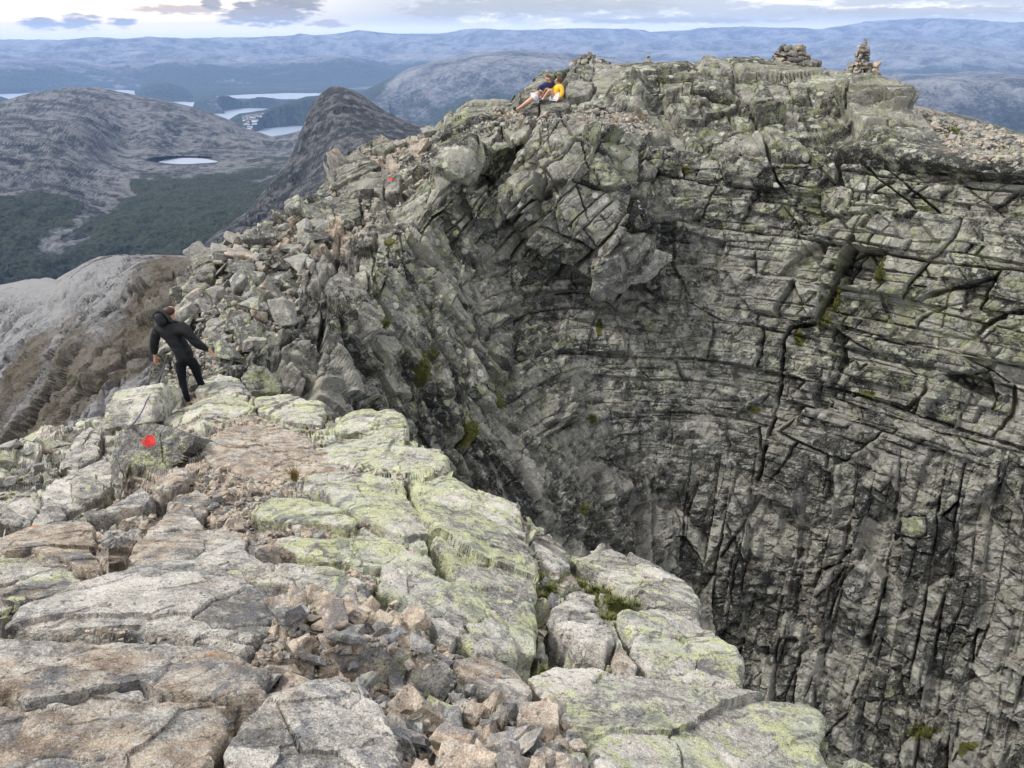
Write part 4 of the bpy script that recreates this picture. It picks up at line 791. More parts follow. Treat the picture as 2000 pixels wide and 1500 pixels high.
# ------------------------------------------------------------------ traced slabs and boulders of the near ridge
def make_slab(pts, sheet, hgt, lich, tan, label, seed, name='rock_slab', cat='rock slab', group=None, crown=.10, deep=.35, joint=None, mat=None, nrm=None, flat=.6, rough=1.0, paint=None, orange=None, n_ang=None, upw=.5):
    P0 = np.array([sheet.base(x, y) for x, y in pts]); c = P0.mean(0)
    u, sv, vt = np.linalg.svd(P0-c); n = vt[2]; n = n if n @ -c > 0 else -n
    n = n*(1-upw)+np.array([0, 0, 1])*upw; n /= np.linalg.norm(n)
    if nrm: n = np.array(nrm, float); n /= np.linalg.norm(n)
    # outline resampled
    seg = np.linalg.norm(np.roll(P0, -1, 0)-P0, axis=1); per = seg.sum(); R = per/6
    Rm = np.linalg.norm(c)
    na = int(np.clip(per*F/Rm/2000*1024/1.6, 48, 520)); nr = int(np.clip(na/4.5, 14, 110))
    tt = np.arange(na)/na*per; cs = np.concatenate([[0], np.cumsum(seg)])
    Q = np.concatenate([P0, P0[:1]]); O = np.stack([np.interp(tt, cs, Q[:, k]) for k in range(3)], 1)
    ipx = np.array(pts, float); ipx = np.concatenate([ipx, ipx[:1]]); Opx = np.stack([np.interp(tt, cs, ipx[:, k]) for k in range(2)], 1); cpx = np.array(pts, float).mean(0)
    for _ in range(max(1, na//90)): O = (np.roll(O, 1, 0)+2*O+np.roll(O, -1, 0))/4
    out0 = O-c; rl = fbm(O/(R*.22), 4, seed+31, .6)*R*.075+fbm(O/.06, 2, seed+33)*.008; O = c+out0*(1+rl/(np.linalg.norm(out0, axis=1)+1e-6))[:, None]
    # flatten the outline towards its mean plane
    dn = (O-c) @ n; den = O @ n; k_ = np.where(np.abs(den) > 1e-3, (c @ n)/den, 1.0)     # slide each point along its own sight line onto the plane
    lim_ = .45 if nrm else min(.07, .45/float(np.linalg.norm(c))); k_ = np.clip(k_, 1-lim_, 1+lim_); O = O*(1+(k_-1)*flat)[:, None]
    r = np.concatenate([np.linspace(0, 1, nr)**.75, np.ones(max(6, nr//4))]); ns = len(r)-nr
    top = O-c
    c = c+n*hgt*.30
    G = c+r[:, None, None]*top[None]
    cr_ = crown*R*.35; prof = cr_*(1-r**2.5); dr = min(hgt*.25, .03); prof[:nr] -= dr*np.clip((r[:nr]-.93)/.07, 0, 1)**2
    prof[nr:] = -dr-np.linspace(0, 1, ns+1)[1:]*(hgt*.8+deep)
    G = G+n[None, None]*prof[:, None, None]
    sh = G.shape[:2]; Pf = G.reshape(-1, 3)
    sN = np.broadcast_to(n, G.shape).copy(); out = top/(np.linalg.norm(top, axis=1, keepdims=True)+1e-9)
    ke = np.clip((r-.92)/.08, 0, 1)[:, None, None]; sN = sN*(1-ke)+(out[None]*.9+n*.35)*ke; sN /= np.linalg.norm(sN, axis=-1, keepdims=True)
    q = np.array([math.cos(seed), math.sin(seed), 0]); q2 = np.cross(n, q); q2 /= np.linalg.norm(q2); q = np.cross(q2, n)
    L = R
    o1, t1, c1, e1, p1 = [a.reshape(sh) for a in blocks(Pf, [q, q2, n], (L*.9, L*.55, L*.6), seed, .8, .08)]
    o2, t2, c2, e2, p2 = [a.reshape(sh) for a in blocks(Pf, [q, q2, n], (L*.3, L*.2, L*.22), seed+1, .8, .1)]
    n2 = fbm(Pf/(L*.35), 4, seed, .6).reshape(sh); n3 = fbm(Pf/.05, 4, seed+5, .6).reshape(sh)
    wk = fbm(Pf/.28, 3, seed+9, .55).reshape(sh)
    disp = rough*(o1*.075*L+t1*.15+o2*.030*L+t2*.14-L*.035*(1-sst(e1, .001, .009))*(p1 > .55)+n2*.045*L)+wk*.016+n3*.009*min(1.6, L)
    G = G+sN*disp[..., None]
    PXs = cpx[0]+r[:, None]*(Opx[None, :, 0]-cpx[0]); PYs = cpx[1]+r[:, None]*(Opx[None, :, 1]-cpx[1])
    z = np.zeros(sh)
    pa = z+(blobs(PXs, PYs, paint)*1.0 if paint else 0); orr = z+(.55*blobs(PXs, PYs, orange) if orange else 0)
    m1 = np.stack([z+lich-.06+.28*n2+.2*fbm(Pf/.35, 3, seed+20).reshape(sh), z+tan-.2*n2, z+.1, z+1], -1); m2 = np.stack([np.clip(.5+(c1-.5)*.4+(c2-.5)*.2, 0, 1), pa*.72, orr, z+1], -1)
    G = np.concatenate([G, G[:, :1]], 1); m1 = np.concatenate([m1, m1[:, :1]], 1); m2 = np.concatenate([m2, m2[:, :1]], 1)
    o3 = c-n*deep*.5
    me = grid_mesh(name, G-o3[None, None], {'m1': m1, 'm2': m2})
    o = obj(name, me, mat or M_fore); o.location = o3
    tag(o, label, cat, group)
    return o
def add_base(s):
    Pb = s.Pu                                           # displaced; for outlines use a blurred copy
    k = 9; A = Pb[:s.nf].copy()
    for ax in (0, 1):
        pad = [(0, 0)]*3; pad[ax] = (k, k); B = np.pad(A, pad, mode='edge'); cs = np.cumsum(B, axis=ax)
        sl = [slice(None)]*3; sl2 = [slice(None)]*3; sl[ax] = slice(2*k, None); sl2[ax] = slice(0, -2*k)
        A = (cs[tuple(sl)]-cs[tuple(sl2)])/(2*k)
        A = A[:s.nf, :len(s.cx)] if ax == 1 else A[:s.nf]
    R = np.linalg.norm(A, axis=-1)
    def base(px, py):
        j = int(np.clip(round((px-s.cx[0])/RES), 0, R.shape[1]-1)); t = (py-s.yb)/(s.ys[j]-s.yb)
        i = int(np.clip(round(t*(s.nf-1)), 0, min(s.nf, R.shape[0])-1)); return ray(px, py)*R[i, j]
    s.base = base
for S_ in (SA, SB, SC): add_base(S_)
SHEETS.update(A=SA, C=SC)

for k, (pts, sh_, hg, li, ta, lab, kw) in enumerate(SL):
    nm = 'boulder' if 'boulder' in lab or 'block' in lab else ('rock_slab' if 'slab' in lab else 'rock')
    make_slab(pts, SHEETS[sh_], hg, li, ta, lab, 400+k*3, name=nm, cat=nm.replace('_', ' '), **kw)
print('slabs', round(time.time()-T0, 1))

# ------------------------------------------------------------------ loose stones
def stone_mesh(seed, box=(1, .75, .5), n=14, bev=.06):
    rnd = random.Random(seed); bm = bmesh.new()
    for k in range(n):
        v = Vector([rnd.choice((-1, 1))*(rnd.uniform(.45, 1)) for _ in range(3)])
        if v.length > 1.45: v *= 1.45/v.length
        bm.verts.new([v[i]*box[i]*.5 for i in range(3)])
    r = bmesh.ops.convex_hull(bm, input=bm.verts); bmesh.ops.delete(bm, geom=[g for g in r['geom_interior'] if isinstance(g, bmesh.types.BMVert)], context='VERTS')
    bmesh.ops.dissolve_limit(bm, angle_limit=.2, verts=bm.verts, edges=bm.edges)
    bmesh.ops.bevel(bm, geom=list(bm.edges), offset=bev*1.4*min(box), segments=2, affect='EDGES', profile=.6, clamp_overlap=True)
    for v in bm.verts:                                  # no slivers
        for i in range(3): v.co[i] = max(-box[i]*.52, min(box[i]*.52, v.co[i]))
    bmesh.ops.remove_doubles(bm, verts=bm.verts, dist=.004)
    bmesh.ops.triangulate(bm, faces=bm.faces)
    bmesh.ops.subdivide_edges(bm, edges=bm.edges, cuts=2, use_grid_fill=True); bmesh.ops.triangulate(bm, faces=bm.faces)
    for v in bm.verts:
        a = vnoise(np.array([v.co])*4.5+seed*3.7, 5)[0]; b_ = vnoise(np.array([v.co])*12+seed, 6)[0]
        v.co += v.co.normalized()*(a*.04+b_*.022)
    bmesh.ops.recalc_face_normals(bm, faces=bm.faces)
    me = bpy.data.meshes.new('stone'); bm.to_mesh(me); bm.free(); return me
SHAPES = [stone_mesh(k, b, n) for k, (b, n) in enumerate([((1, .8, .6), 14), ((1, .7, .45), 12), ((1, .9, .8), 16), ((1, .6, .35), 12), ((1, .75, .55), 10), ((1, .85, .3), 13), ((1, .65, .65), 15), ((1, .8, .5), 11), ((1, .55, .5), 12), ((1, .9, .45), 15), ((1, .7, .6), 9), ((1, .6, .3), 11)])]
SV = {}
def shape_of(k, mat):
    key = (k, mat)
    if key not in SV:
        me = SHAPES[k].copy(); me.materials.append(ST[mat]); SV[key] = me
    return SV[key]
SHV = []
for me in SHAPES:
    v = np.zeros(len(me.vertices)*3, np.float32); me.vertices.foreach_get('co', v)
    me.calc_loop_triangles(); f_ = np.zeros(len(me.loop_triangles)*3, np.int32); me.loop_triangles.foreach_get('vertices', f_)
    SHV.append((v.reshape(-1, 3), f_.reshape(-1, 3)))
def rot_for(n, tumble):
    q = Vector(n).to_track_quat('Z', 'Y'); e = Matrix.Rotation(random.uniform(0, math.tau), 4, 'Z') @ Matrix.Rotation(random.gauss(0, tumble), 4, 'X') @ Matrix.Rotation(random.gauss(0, tumble), 4, 'Y')
    return q.to_matrix().to_4x4() @ e
def place(sheet, px, py, size_px, lift, mat, tumble=.35, name='stone', label=None, cat='stone', group=None, upn=.6, size_m=None):
    p, n = sheet.at(px, py); R = np.linalg.norm(p); s = size_m or size_px*R/F
    n = n*(1-upn)+np.array([0, 0, 1])*upn
    o = bpy.data.objects.new(name, shape_of(random.randrange(12), mat)); COL.objects.link(o)
    M = rot_for(n, tumble); o.matrix_world = Matrix.Translation(Vector(p)+Vector(n)*s*lift) @ M @ Matrix.Diagonal((s, s*random.uniform(.8, 1.1), s*random.uniform(.8, 1.1), 1))
    tag(o, label, cat, group)
    return o
def in_region(poly):
    xs = [p[0] for p in poly]; ys = [p[1] for p in poly]
    if len(poly) == 4 and max(ys)-min(ys)+max(xs)-min(xs) < 400:
        a, b_ = random.random(), random.random(); q = [poly[0][i]*(1-a)*(1-b_)+poly[1][i]*a*(1-b_)+poly[2][i]*a*b_+poly[3][i]*(1-a)*b_ for i in (0, 1)]
        return q[0], q[1]
    while True:
        x, y = random.uniform(min(xs), max(xs)), random.uniform(min(ys), max(ys))
        if inpoly(np.array([x]), np.array([y]), poly)[0]: return x, y
CN = dict(tan='tan', mixed='brown speckled', grey='grey', lichen='lichened', far='grey', fartan='brownish')
def scatter(sheet, poly, n, smin, smax, mats, label, group, name='stone', cat='stone', lift=(.05, .3), tumble=.45, pw=1.6, upn=.6):
    for k in range(n):
        x, y = in_region(poly); s = smin+(smax-smin)*random.random()**pw
        mt = random.choice(mats); place(sheet, x, y, s, random.uniform(*lift), mt, tumble, name, label.replace('COLOUR', CN[mt]), cat, group, upn)
def rubble(name, items, label, cat, mats):
    """ground cover too dense to count, merged per object; items: (sheet, poly, n, smin, smax)"""
    for mat, frac in mats:
        V, Fc, off = [], [], 0
        for sheet, poly, n, smin, smax in items:
            for k in range(int(n*frac)):
                x, y = in_region(poly); p, nn = sheet.at(x, y); s = (smin+(smax-smin)*random.random()**2)*np.linalg.norm(p)/F
                nn = nn*.5+np.array([0, 0, .5]); M = np.array(rot_for(nn, .5))[:3, :3]; sv, sf = SHV[random.randrange(12)]
                V.append((sv*s) @ M.T+p+nn*s*random.uniform(0, .2)); Fc.append(sf+off); off += len(sv)
        V = np.concatenate(V); Fc = np.concatenate(Fc); me = bpy.data.meshes.new(name)
        me.vertices.add(len(V)); me.vertices.foreach_set('co', V.reshape(-1).astype(np.float32))
        me.loops.add(Fc.size); me.loops.foreach_set('vertex_index', Fc.reshape(-1).astype(np.int32)); me.polygons.add(len(Fc)); me.polygons.foreach_set('loop_start', np.arange(0, Fc.size, 3, dtype=np.int32))
        me.update(calc_edges=True); me.validate(); tag(obj(name, me, ST[mat]), label, cat, kind='stuff')

g1 = [(500, 1180), (600, 1150), (720, 1160), (830, 1210), (880, 1290), (900, 1360), (860, 1420), (780, 1400), (700, 1345), (600, 1345), (520, 1370), (480, 1290)]
g2 = [(760, 1390), (880, 1350), (1000, 1390), (1120, 1430), (1160, 1500), (1180, 1580), (800, 1580)]
g3 = [(430, 1010), (500, 1015), (570, 1028), (650, 1045), (660, 1075), (600, 1088), (500, 1078), (440, 1055)]
g4 = [(190, 1020), (280, 985), (300, 1000), (260, 1050), (220, 1080), (190, 1060)]
g5 = [(1050, 1080), (1100, 1100), (1120, 1180), (1080, 1190), (1100, 1270), (1240, 1320), (1180, 1330), (1060, 1300), (1052, 1150)]
g6 = [(920, 960), (1010, 1000), (1080, 1060), (1030, 1060), (960, 1010)]
b1 = [(385, 500), (450, 470), (520, 440), (600, 395), (640, 375), (660, 420), (620, 480), (600, 560), (560, 640), (520, 680), (430, 700), (400, 660), (350, 640), (350, 580)]
b2 = [(640, 370), (660, 320), (730, 285), (850, 262), (880, 290), (820, 340), (780, 390), (740, 430), (700, 450), (650, 430)]
b3 = [(950, 215), (1010, 212), (1090, 210), (1180, 200), (1290, 240), (1260, 270), (1180, 250), (1120, 225), (1080, 245), (1000, 250), (930, 250)]
b4 = [(1800, 225), (1900, 240), (2000, 268), (2100, 300), (2060, 350), (1960, 330), (1880, 320), (1830, 270)]
b5 = [(1900, 950), (2000, 900), (2000, 1180), (1930, 1150)]
b6 = [(300, 690), (340, 640), (400, 680), (430, 720), (440, 740), (380, 740), (300, 780)]
random.seed(11)
scatter(SA, g1, 120, 22, 74, ['tan', 'mixed', 'tan', 'grey', 'tan'], 'angular COLOUR stone in the rubble heap below the huge boulder', 'stones of the rubble heap in the middle foreground', lift=(.1, .6), upn=.7, pw=1.3)
scatter(SA, g2, 105, 30, 112, ['mixed', 'mixed', 'grey', 'tan', 'lichen'], 'angular COLOUR stone in the rubble at the bottom edge', 'stones of the rubble at the bottom edge', lift=(.05, .4), upn=.6)
scatter(SA, g5, 40, 16, 48, ['grey', 'mixed', 'lichen'], 'loose COLOUR stone in the hollow right of the huge boulder', 'stones in the hollow beside the huge boulder')
scatter(SA, g6, 26, 14, 40, ['mixed', 'tan', 'lichen'], 'loose COLOUR stone on the brink of the gully', 'stones on the brink of the gully')
scatter(SA, [(300, 965), (420, 900), (480, 930), (520, 990), (440, 1030), (330, 1000)], 30, 16, 46, ['tan', 'mixed'], 'COLOUR stone lying beside the worn footpath slab', 'stones beside the footpath slab', lift=(0, .2))
scatter(SA, [(370, 850), (440, 830), (430, 800), (380, 830)], 10, 14, 34, ['mixed', 'grey'], 'COLOUR stone wedged under the boulders in front of the hiker', 'stones wedged in front of the hiker')
scatter(SB, b1, 235, 18, 66, ['far', 'far', 'far', 'far', 'fartan'], 'angular COLOUR boulder in the boulder field above the hiker', 'boulders of the slope above the hiker', name='boulder', cat='boulder', lift=(.0, .35), pw=1.8, upn=.5)
scatter(SB, b2, 46, 18, 60, ['far', 'fartan', 'far'], 'blocky COLOUR boulder beside the path up to the summit', 'boulders beside the path to the summit', name='boulder', cat='boulder', lift=(0, .3))
scatter(SB, b4, 40, 10, 26, ['far', 'fartan'], 'loose COLOUR rock on the scree slope right of the summit', 'rocks of the scree slope right of the summit', name='rock', cat='rock', lift=(0, .2), upn=.8)
scatter(SC, [(0, 900), (60, 860), (150, 830), (150, 860), (60, 920), (0, 990)], 50, 12, 34, ['grey', 'lichen', 'mixed'], 'loose COLOUR rock strewn on the left flank', 'rocks strewn on the left flank', name='rock', cat='rock', lift=(0, .25))
EDGE = []
for t_ in SL:
    if t_[1] != 'A': continue
    pts = t_[0]+[t_[0][0]]
    for (x0, y0), (x1, y1) in zip(pts[:-1], pts[1:]):
        L_ = math.hypot(x1-x0, y1-y0); dx, dy = (y1-y0)/L_*5, -(x1-x0)/L_*5
        EDGE.append((SA, [(x0-dx, y0-dy), (x0+dx, y0+dy), (x1+dx, y1+dy), (x1-dx, y1-dy)], int(L_*.42)+1, 4, 15 if y0 < 1200 else 20))
rubble('gravel', EDGE+[(SA, g3, 1700, 6, 26), (SA, g4, 700, 6, 26), (SA, [(395, 905), (470, 940), (560, 965), (500, 985), (420, 1040), (380, 980)], 420, 5, 20), (SA, [(690, 985), (730, 990), (745, 1030), (700, 1030)], 120, 6, 24), (SA, [(640, 1095), (700, 1105), (740, 1150), (690, 1160)], 160, 6, 24), (SA, g1, 1300, 8, 34), (SA, g2, 1500, 8, 40), (SA, g6, 250, 5, 16), (SA, [(150, 1240), (300, 1236), (400, 1262), (300, 1268), (150, 1262)], 160, 4, 14), (SA, [(280, 1352), (330, 1366), (440, 1372), (440, 1392), (330, 1382)], 90, 5, 16), (SA, [(400, 860), (560, 850), (640, 940), (520, 960), (430, 920)], 160, 4, 14), (SA, g5, 260, 6, 20)],
       'tan gravel and small chips lying between the slabs of the ridge', 'gravel', [('tan', .65), ('mixed', .35)])
rubble('scree', [(SB, b1, 1500, 5, 22), (SB, b2, 500, 5, 20), (SB, b3, 900, 4, 13), (SB, b4, 1500, 4, 14), (SB, b6, 260, 6, 20)], 'broken rock and scree between the boulders of the summit slopes', 'scree', [('fartan', .3), ('far', .7)])
print('stones', round(time.time()-T0, 1))

# ------------------------------------------------------------------ rocks under and behind the resting pair
for k, (pts, hg, li, ta, lab) in enumerate(SEATS):
    make_slab(pts, SB, hg, li, ta, lab, 900+k*3, name='boulder', cat='boulder', rough=.7, deep=.5, upw=.3, mat=M_cliff)
for k, (pts, hg, li, ta, lab) in enumerate(BIG):
    make_slab(pts, SB, hg, li, ta, lab, 1000+k*3, name='boulder', cat='boulder', rough=.8, deep=.5, upw=.15, crown=.12, mat=M_cliff, paint=[(766, 357, 6, 4)] if 'carrying' in lab else None)

# ------------------------------------------------------------------ cairns
def crest_pt(px, back=3):
    j = int(round((px-SB.cx[0])/RES)); return SB.P[SB.nf-1+back, j].copy()
def cairn(px, w_px, h_px, label, layers, seed, name='cairn', cat='cairn', sink=.12, top=.15, py=None):
    random.seed(seed); b = crest_pt(px) if py is None else SB.at(px, py)[0]; R = np.linalg.norm(b); w = w_px*R/F/2; h = h_px*R/F
    e = bpy.data.objects.new(name, None); COL.objects.link(e); e.location = Vector(b)-Vector((0, 0, sink)); e.empty_display_size = .2; tag(e, label, cat)
    z = 0.0; H = h+sink; th = H/layers
    for L in range(layers):
        t = L/max(1, layers-1); r = w*((1-t**1.15)*(1-top)+top)*random.uniform(.9, 1.08); s = th*(2.9-1.35*t)
        spots = [(0, 0)]; rr = s*.62
        while rr < r*.9:
            n = max(3, int(math.tau*rr/(s*.72))); a0 = random.random()*6; spots += [(math.cos(a0+k/n*math.tau)*rr, math.sin(a0+k/n*math.tau)*rr) for k in range(n)]; rr += s*.62
        for (x, y) in spots:
            q = random.uniform(.85, 1.25)*s
            o = bpy.data.objects.new('stone', shape_of(random.choice((1, 3, 5, 8, 9, 11, 4)), random.choice(('fartan', 'far', 'far', 'mixed')))); COL.objects.link(o); o.parent = e
            o.location = (x+random.gauss(0, s*.06), y+random.gauss(0, s*.06), z+th*random.uniform(.35, .65)); o.rotation_euler = (random.gauss(0, .16), random.gauss(0, .16), random.random()*6.3); o.scale = (q, q*random.uniform(.75, 1), th*random.uniform(2.4, 3.1))
        z += th
cairn(1680, 50, 52, 'tall pointed cairn of stacked flat stones on the summit', 11, 21, top=.10)
cairn(1708, 24, 18, 'little heap of flat dark stones at the foot of the pointed cairn', 3, 22, name='stone_heap', cat='stone heap', top=.5)
cairn(1543, 100, 27, 'low broad pile of mixed stones on the summit left of the pointed cairn', 4, 23, name='stone_pile', cat='stone pile', top=.42)
cairn(1590, 24, 8, 'flat dark slab stone at the right end of the low pile', 1, 25, name='stone_heap', cat='stone heap')
cairn(1150, 58, 20, 'low pile of rusty stones above the resting pair', 4, 26, name='stone_pile', cat='stone pile', top=.25)
cairn(1265, 26, 15, 'tiny heap of reddish stones on the summit edge', 3, 27, name='stone_heap', cat='stone heap', top=.4)

# ------------------------------------------------------------------ people
def skin(name, verts, edges, mat, parent=None, levels=2, root=0, origin=None):
    """verts: list of (xyz, radius or (rx, ry))"""
    me = bpy.data.meshes.new(name); me.from_pydata([tuple(v[0]) for v in verts], edges, [])
    o = bpy.data.objects.new(name, me); COL.objects.link(o)
    m = o.modifiers.new('s', 'SKIN'); m.use_smooth_shade = True
    if not me.skin_vertices: 
        bpy.context.view_layer.objects.active = o
    for i, v in enumerate(verts):
        r = v[1] if isinstance(v[1], tuple) else (v[1], v[1]); sv = me.skin_vertices[0].data[i]; sv.radius = r; sv.use_root = (i == root)
    o.modifiers.new('d', 'SUBSURF').levels = levels
    dg = bpy.context.evaluated_depsgraph_get(); ev = o.evaluated_get(dg); m2 = bpy.data.meshes.new_from_object(ev)
    bpy.data.objects.remove(o); bpy.data.meshes.remove(me); m2.name = name
    m2.polygons.foreach_set('use_smooth', [True]*len(m2.polygons))
    m2.materials.clear(); n = obj(name, m2, mat, parent)
    return n
M_skin = plain('skin', (.50, .27, .17), .55, noise=12); M_tanskin = plain('tanned_skin', (.46, .26, .175), .55, noise=12)
M_black = plain('black_fabric', (.007, .0075, .0095), .6, noise=18, spec=.25); M_legging = plain('legging_fabric', (.004, .0055, .010), .75, spec=.2)
M_navy = plain('navy_fabric', (.014, .022, .075), .75, noise=14); M_yellow = plain('yellow_fabric', (.80, .46, .025), .6, noise=9)
M_white = plain('white_fabric', (.66, .66, .72), .8); M_hair = plain('brown_hair', (.10, .05, .025), .6, noise=60); M_hair2 = plain('dark_hair', (.05, .018, .014), .5, noise=60)
M_shoe = plain('shoe_leather', (.018, .018, .02), .6); M_eye = plain('eye', (.02, .015, .012), .3); M_fur = plain('hood_trim', (.022, .022, .024), .9, noise=50)
def person(label):
    e = bpy.data.objects.new('person', None); COL.objects.link(e); e.empty_display_size = .3; tag(e, label, 'person'); return e
def chain(V, E, start, pts):
    k = start
    for p in pts: V.append(p); E.append((k, len(V)-1)); k = len(V)-1
    return k
def vadd(a, b, s=1.0): return tuple(a[i]+b[i]*s for i in range(3))
def hand(V, E, wrist_i, w, d, side, curl, sc_=1.0):
    """palm and five bent fingers; d finger direction, side thumb-side direction, curl bend direction"""
    d = Vector(d).normalized(); side = Vector(side).normalized(); curl = Vector(curl).normalized(); w = Vector(w)
    pal = w+d*.055*sc_; V.append((tuple(pal), (.030*sc_, .018*sc_))); E.append((wrist_i, len(V)-1)); pi = len(V)-1
    kn = w+d*.09*sc_; V.append((tuple(kn), (.032*sc_, .016*sc_))); E.append((pi, len(V)-1)); ki = len(V)-1
    for q, L in ((.028, .068), (.009, .078), (-.010, .072), (-.028, .056)):
        a = kn+side*q*sc_+d*.012*sc_; b_ = a+(d*.8+curl*.35)*L*.5*sc_; c = b_+(d*.55+curl*.8)*L*.5*sc_
        chain(V, E, ki, [(tuple(a), .009*sc_), (tuple(b_), .0085*sc_), (tuple(c), .007*sc_)])
    a = w+d*.035*sc_+side*.035*sc_; b_ = a+(d*.5+side*.6+curl*.2)*.035*sc_; c = b_+(d*.8+curl*.3)*.03*sc_
    chain(V, E, pi, [(tuple(a), .012*sc_), (tuple(b_), .010*sc_), (tuple(c), .008*sc_)])

def hiker():
    p0 = ray(361, 797)*13.3
    e = person('hiker in a black hooded jacket and dark leggings stepping down the ridge seen from behind'); e.location = Vector(p0)+Vector((.09, 0, -.02))
    ftL = (0, 0, .06); anL = (.0, -.02, .10); knL = (-.075, .06, .44); ftR = (.20, .34, .02); anR = (.19, .28, .08); knR = (.115, .22, .46)
    hipL = (-.075, .12, .84); hipR = (.095, .13, .85); pel = (.01, .12, .88); wai = (-.05, .12, 1.04); che = (-.12, .14, 1.25); nek = (-.135, .17, 1.41)
    h0 = (-.14, .20, 1.49); h1 = (-.145, .21, 1.56); h2 = (-.145, .20, 1.63)
    shL = (-.31, .13, 1.33); elL = (-.43, .10, 1.07); wrL = (-.475, .17, .835); shR = (.055, .12, 1.35); elR = (.24, .07, 1.10); wrR = (.405, .16, .925)
    V = [(pel, (.06, .05)), (wai, (.08, .06)), (che, (.10, .07)), (nek, .05), (h0, .07), (h1, (.085, .10)), (h2, .06)]; E = [(0, 1), (1, 2), (2, 3), (3, 4), (4, 5), (5, 6)]
    k = chain(V, E, 2, [(shL, .045), (elL, .032), (wrL, .026)]); hand(V, E, k, wrL, (-.12, .15, -1), (.6, .8, 0), (.8, .1, 0))
    k = chain(V, E, 2, [(shR, .045), (elR, .032), (wrR, .026)]); hand(V, E, k, wrR, (.35, .2, -1), (-.2, 1, .2), (-.7, 0, -.1))
    chain(V, E, 0, [(hipL, .03), (knL, .03), (anL, .026), ((0, .03, .08), .012)]); chain(V, E, 0, [(hipR, .03), (knR, .03), (anR, .026), ((.2, .31, .06), .012)])
    chain(V, E, 5, [((-.06, .22, 1.56), .018)]); chain(V, E, 5, [((-.10, .32, 1.545), .016)])        # right ear, nose
    skin('body', V, E, M_skin, e)
    # jacket
    V = [((.012, .12, .78), (.19, .14)), (pel, (.185, .135)), (wai, (.17, .125)), (vadd(che, (0, 0, -.08)), (.185, .14)), (vadd(che, (0, 0, .05)), (.18, .13)), (vadd(nek, (0, 0, -.03)), (.085, .08)), (vadd(nek, (0, 0, .03)), .07)]; E = [(k, k+1) for k in range(6)]
    chain(V, E, 4, [(shL, .095), (vadd(shL, (-.06, -.015, -.13)), .086), (elL, .072), (vadd(elL, (-.02, .035, -.12)), .066), (vadd(wrL, (.005, -.01, .03)), .045)])
    chain(V, E, 4, [(shR, .095), (vadd(shR, (.09, -.025, -.12)), .086), (elR, .072), (vadd(elR, (.08, .045, -.09)), .066), (vadd(wrR, (-.02, -.01, .02)), .045)])
    j = skin('jacket', V, E, M_black, e, levels=3)
    co = np.array([v.co[:] for v in j.data.vertices]); nm = np.array([v.normal[:] for v in j.data.vertices])
    wr = fbm(np.stack([co[:, 0]*6, co[:, 1]*6, co[:, 2]*22+co[:, 0]*10], 1), 3, 5)*.016+fbm(co*25, 2, 8)*.004      # fabric folds
    co += nm*wr[:, None]; j.data.vertices.foreach_set('co', co.reshape(-1).astype(np.float32)); j.data.update()
    # hood lying up round the head, with a dark opening and a padded rim
    V = [((-.16, .09, 1.39), (.12, .09)), ((-.22, .08, 1.45), (.125, .10)), ((-.25, .09, 1.52), (.11, .095)), ((-.245, .11, 1.575), (.07, .07))]
    skin('hood', V, [(0, 1), (1, 2), (2, 3)], M_black, e)
    skin('hood_rim', [((-.345, .09, 1.48), .028), ((-.325, .10, 1.56), .03), ((-.25, .12, 1.605), .03), ((-.17, .10, 1.58), .028), ((-.10, .08, 1.50), .028), ((-.06, .08, 1.42), .03)], [(k, k+1) for k in range(5)], M_fur, e)
    V = [((-.14, .17, 1.50), .075), ((-.135, .18, 1.58), .098), ((-.14, .20, 1.64), .075)]; skin('hair', V, [(0, 1), (1, 2)], M_hair2, e)
    for nm_, pts in (('leggings', None),):
        V = [(vadd(pel, (0, 0, .02)), (.145, .11)), ((.01, .12, .84), (.15, .115))]; E = [(0, 1)]
        chain(V, E, 1, [(vadd(hipL, (0, 0, -.06)), .098), ((-.08, .10, .64), .082), (knL, .060), ((-.045, .0, .30), .058), (vadd(anL, (0, 0, .03)), .040)])
        chain(V, E, 1, [(vadd(hipR, (0, 0, -.06)), .098), ((.11, .18, .65), .082), (knR, .060), ((.15, .22, .30), .058), (vadd(anR, (0, 0, .03)), .040)])
        skin('leggings', V, E, M_legging, e)
    for a, f in (((0, -.04, .06), (0.0, .15, .035)), ((.19, .26, .05), (.215, .45, .0))):
        skin('shoe', [(vadd(a, (0, 0, .05)), (.05, .05)), (a, (.062, .062)), (vadd(a, (0, .07, -.012)), (.062, .052)), (f, (.055, .04))], [(0, 1), (1, 2), (2, 3)], M_shoe, e)
    return e
def SA_R(px, py): return float(np.linalg.norm(SA.base(px, py)))
H = hiker()

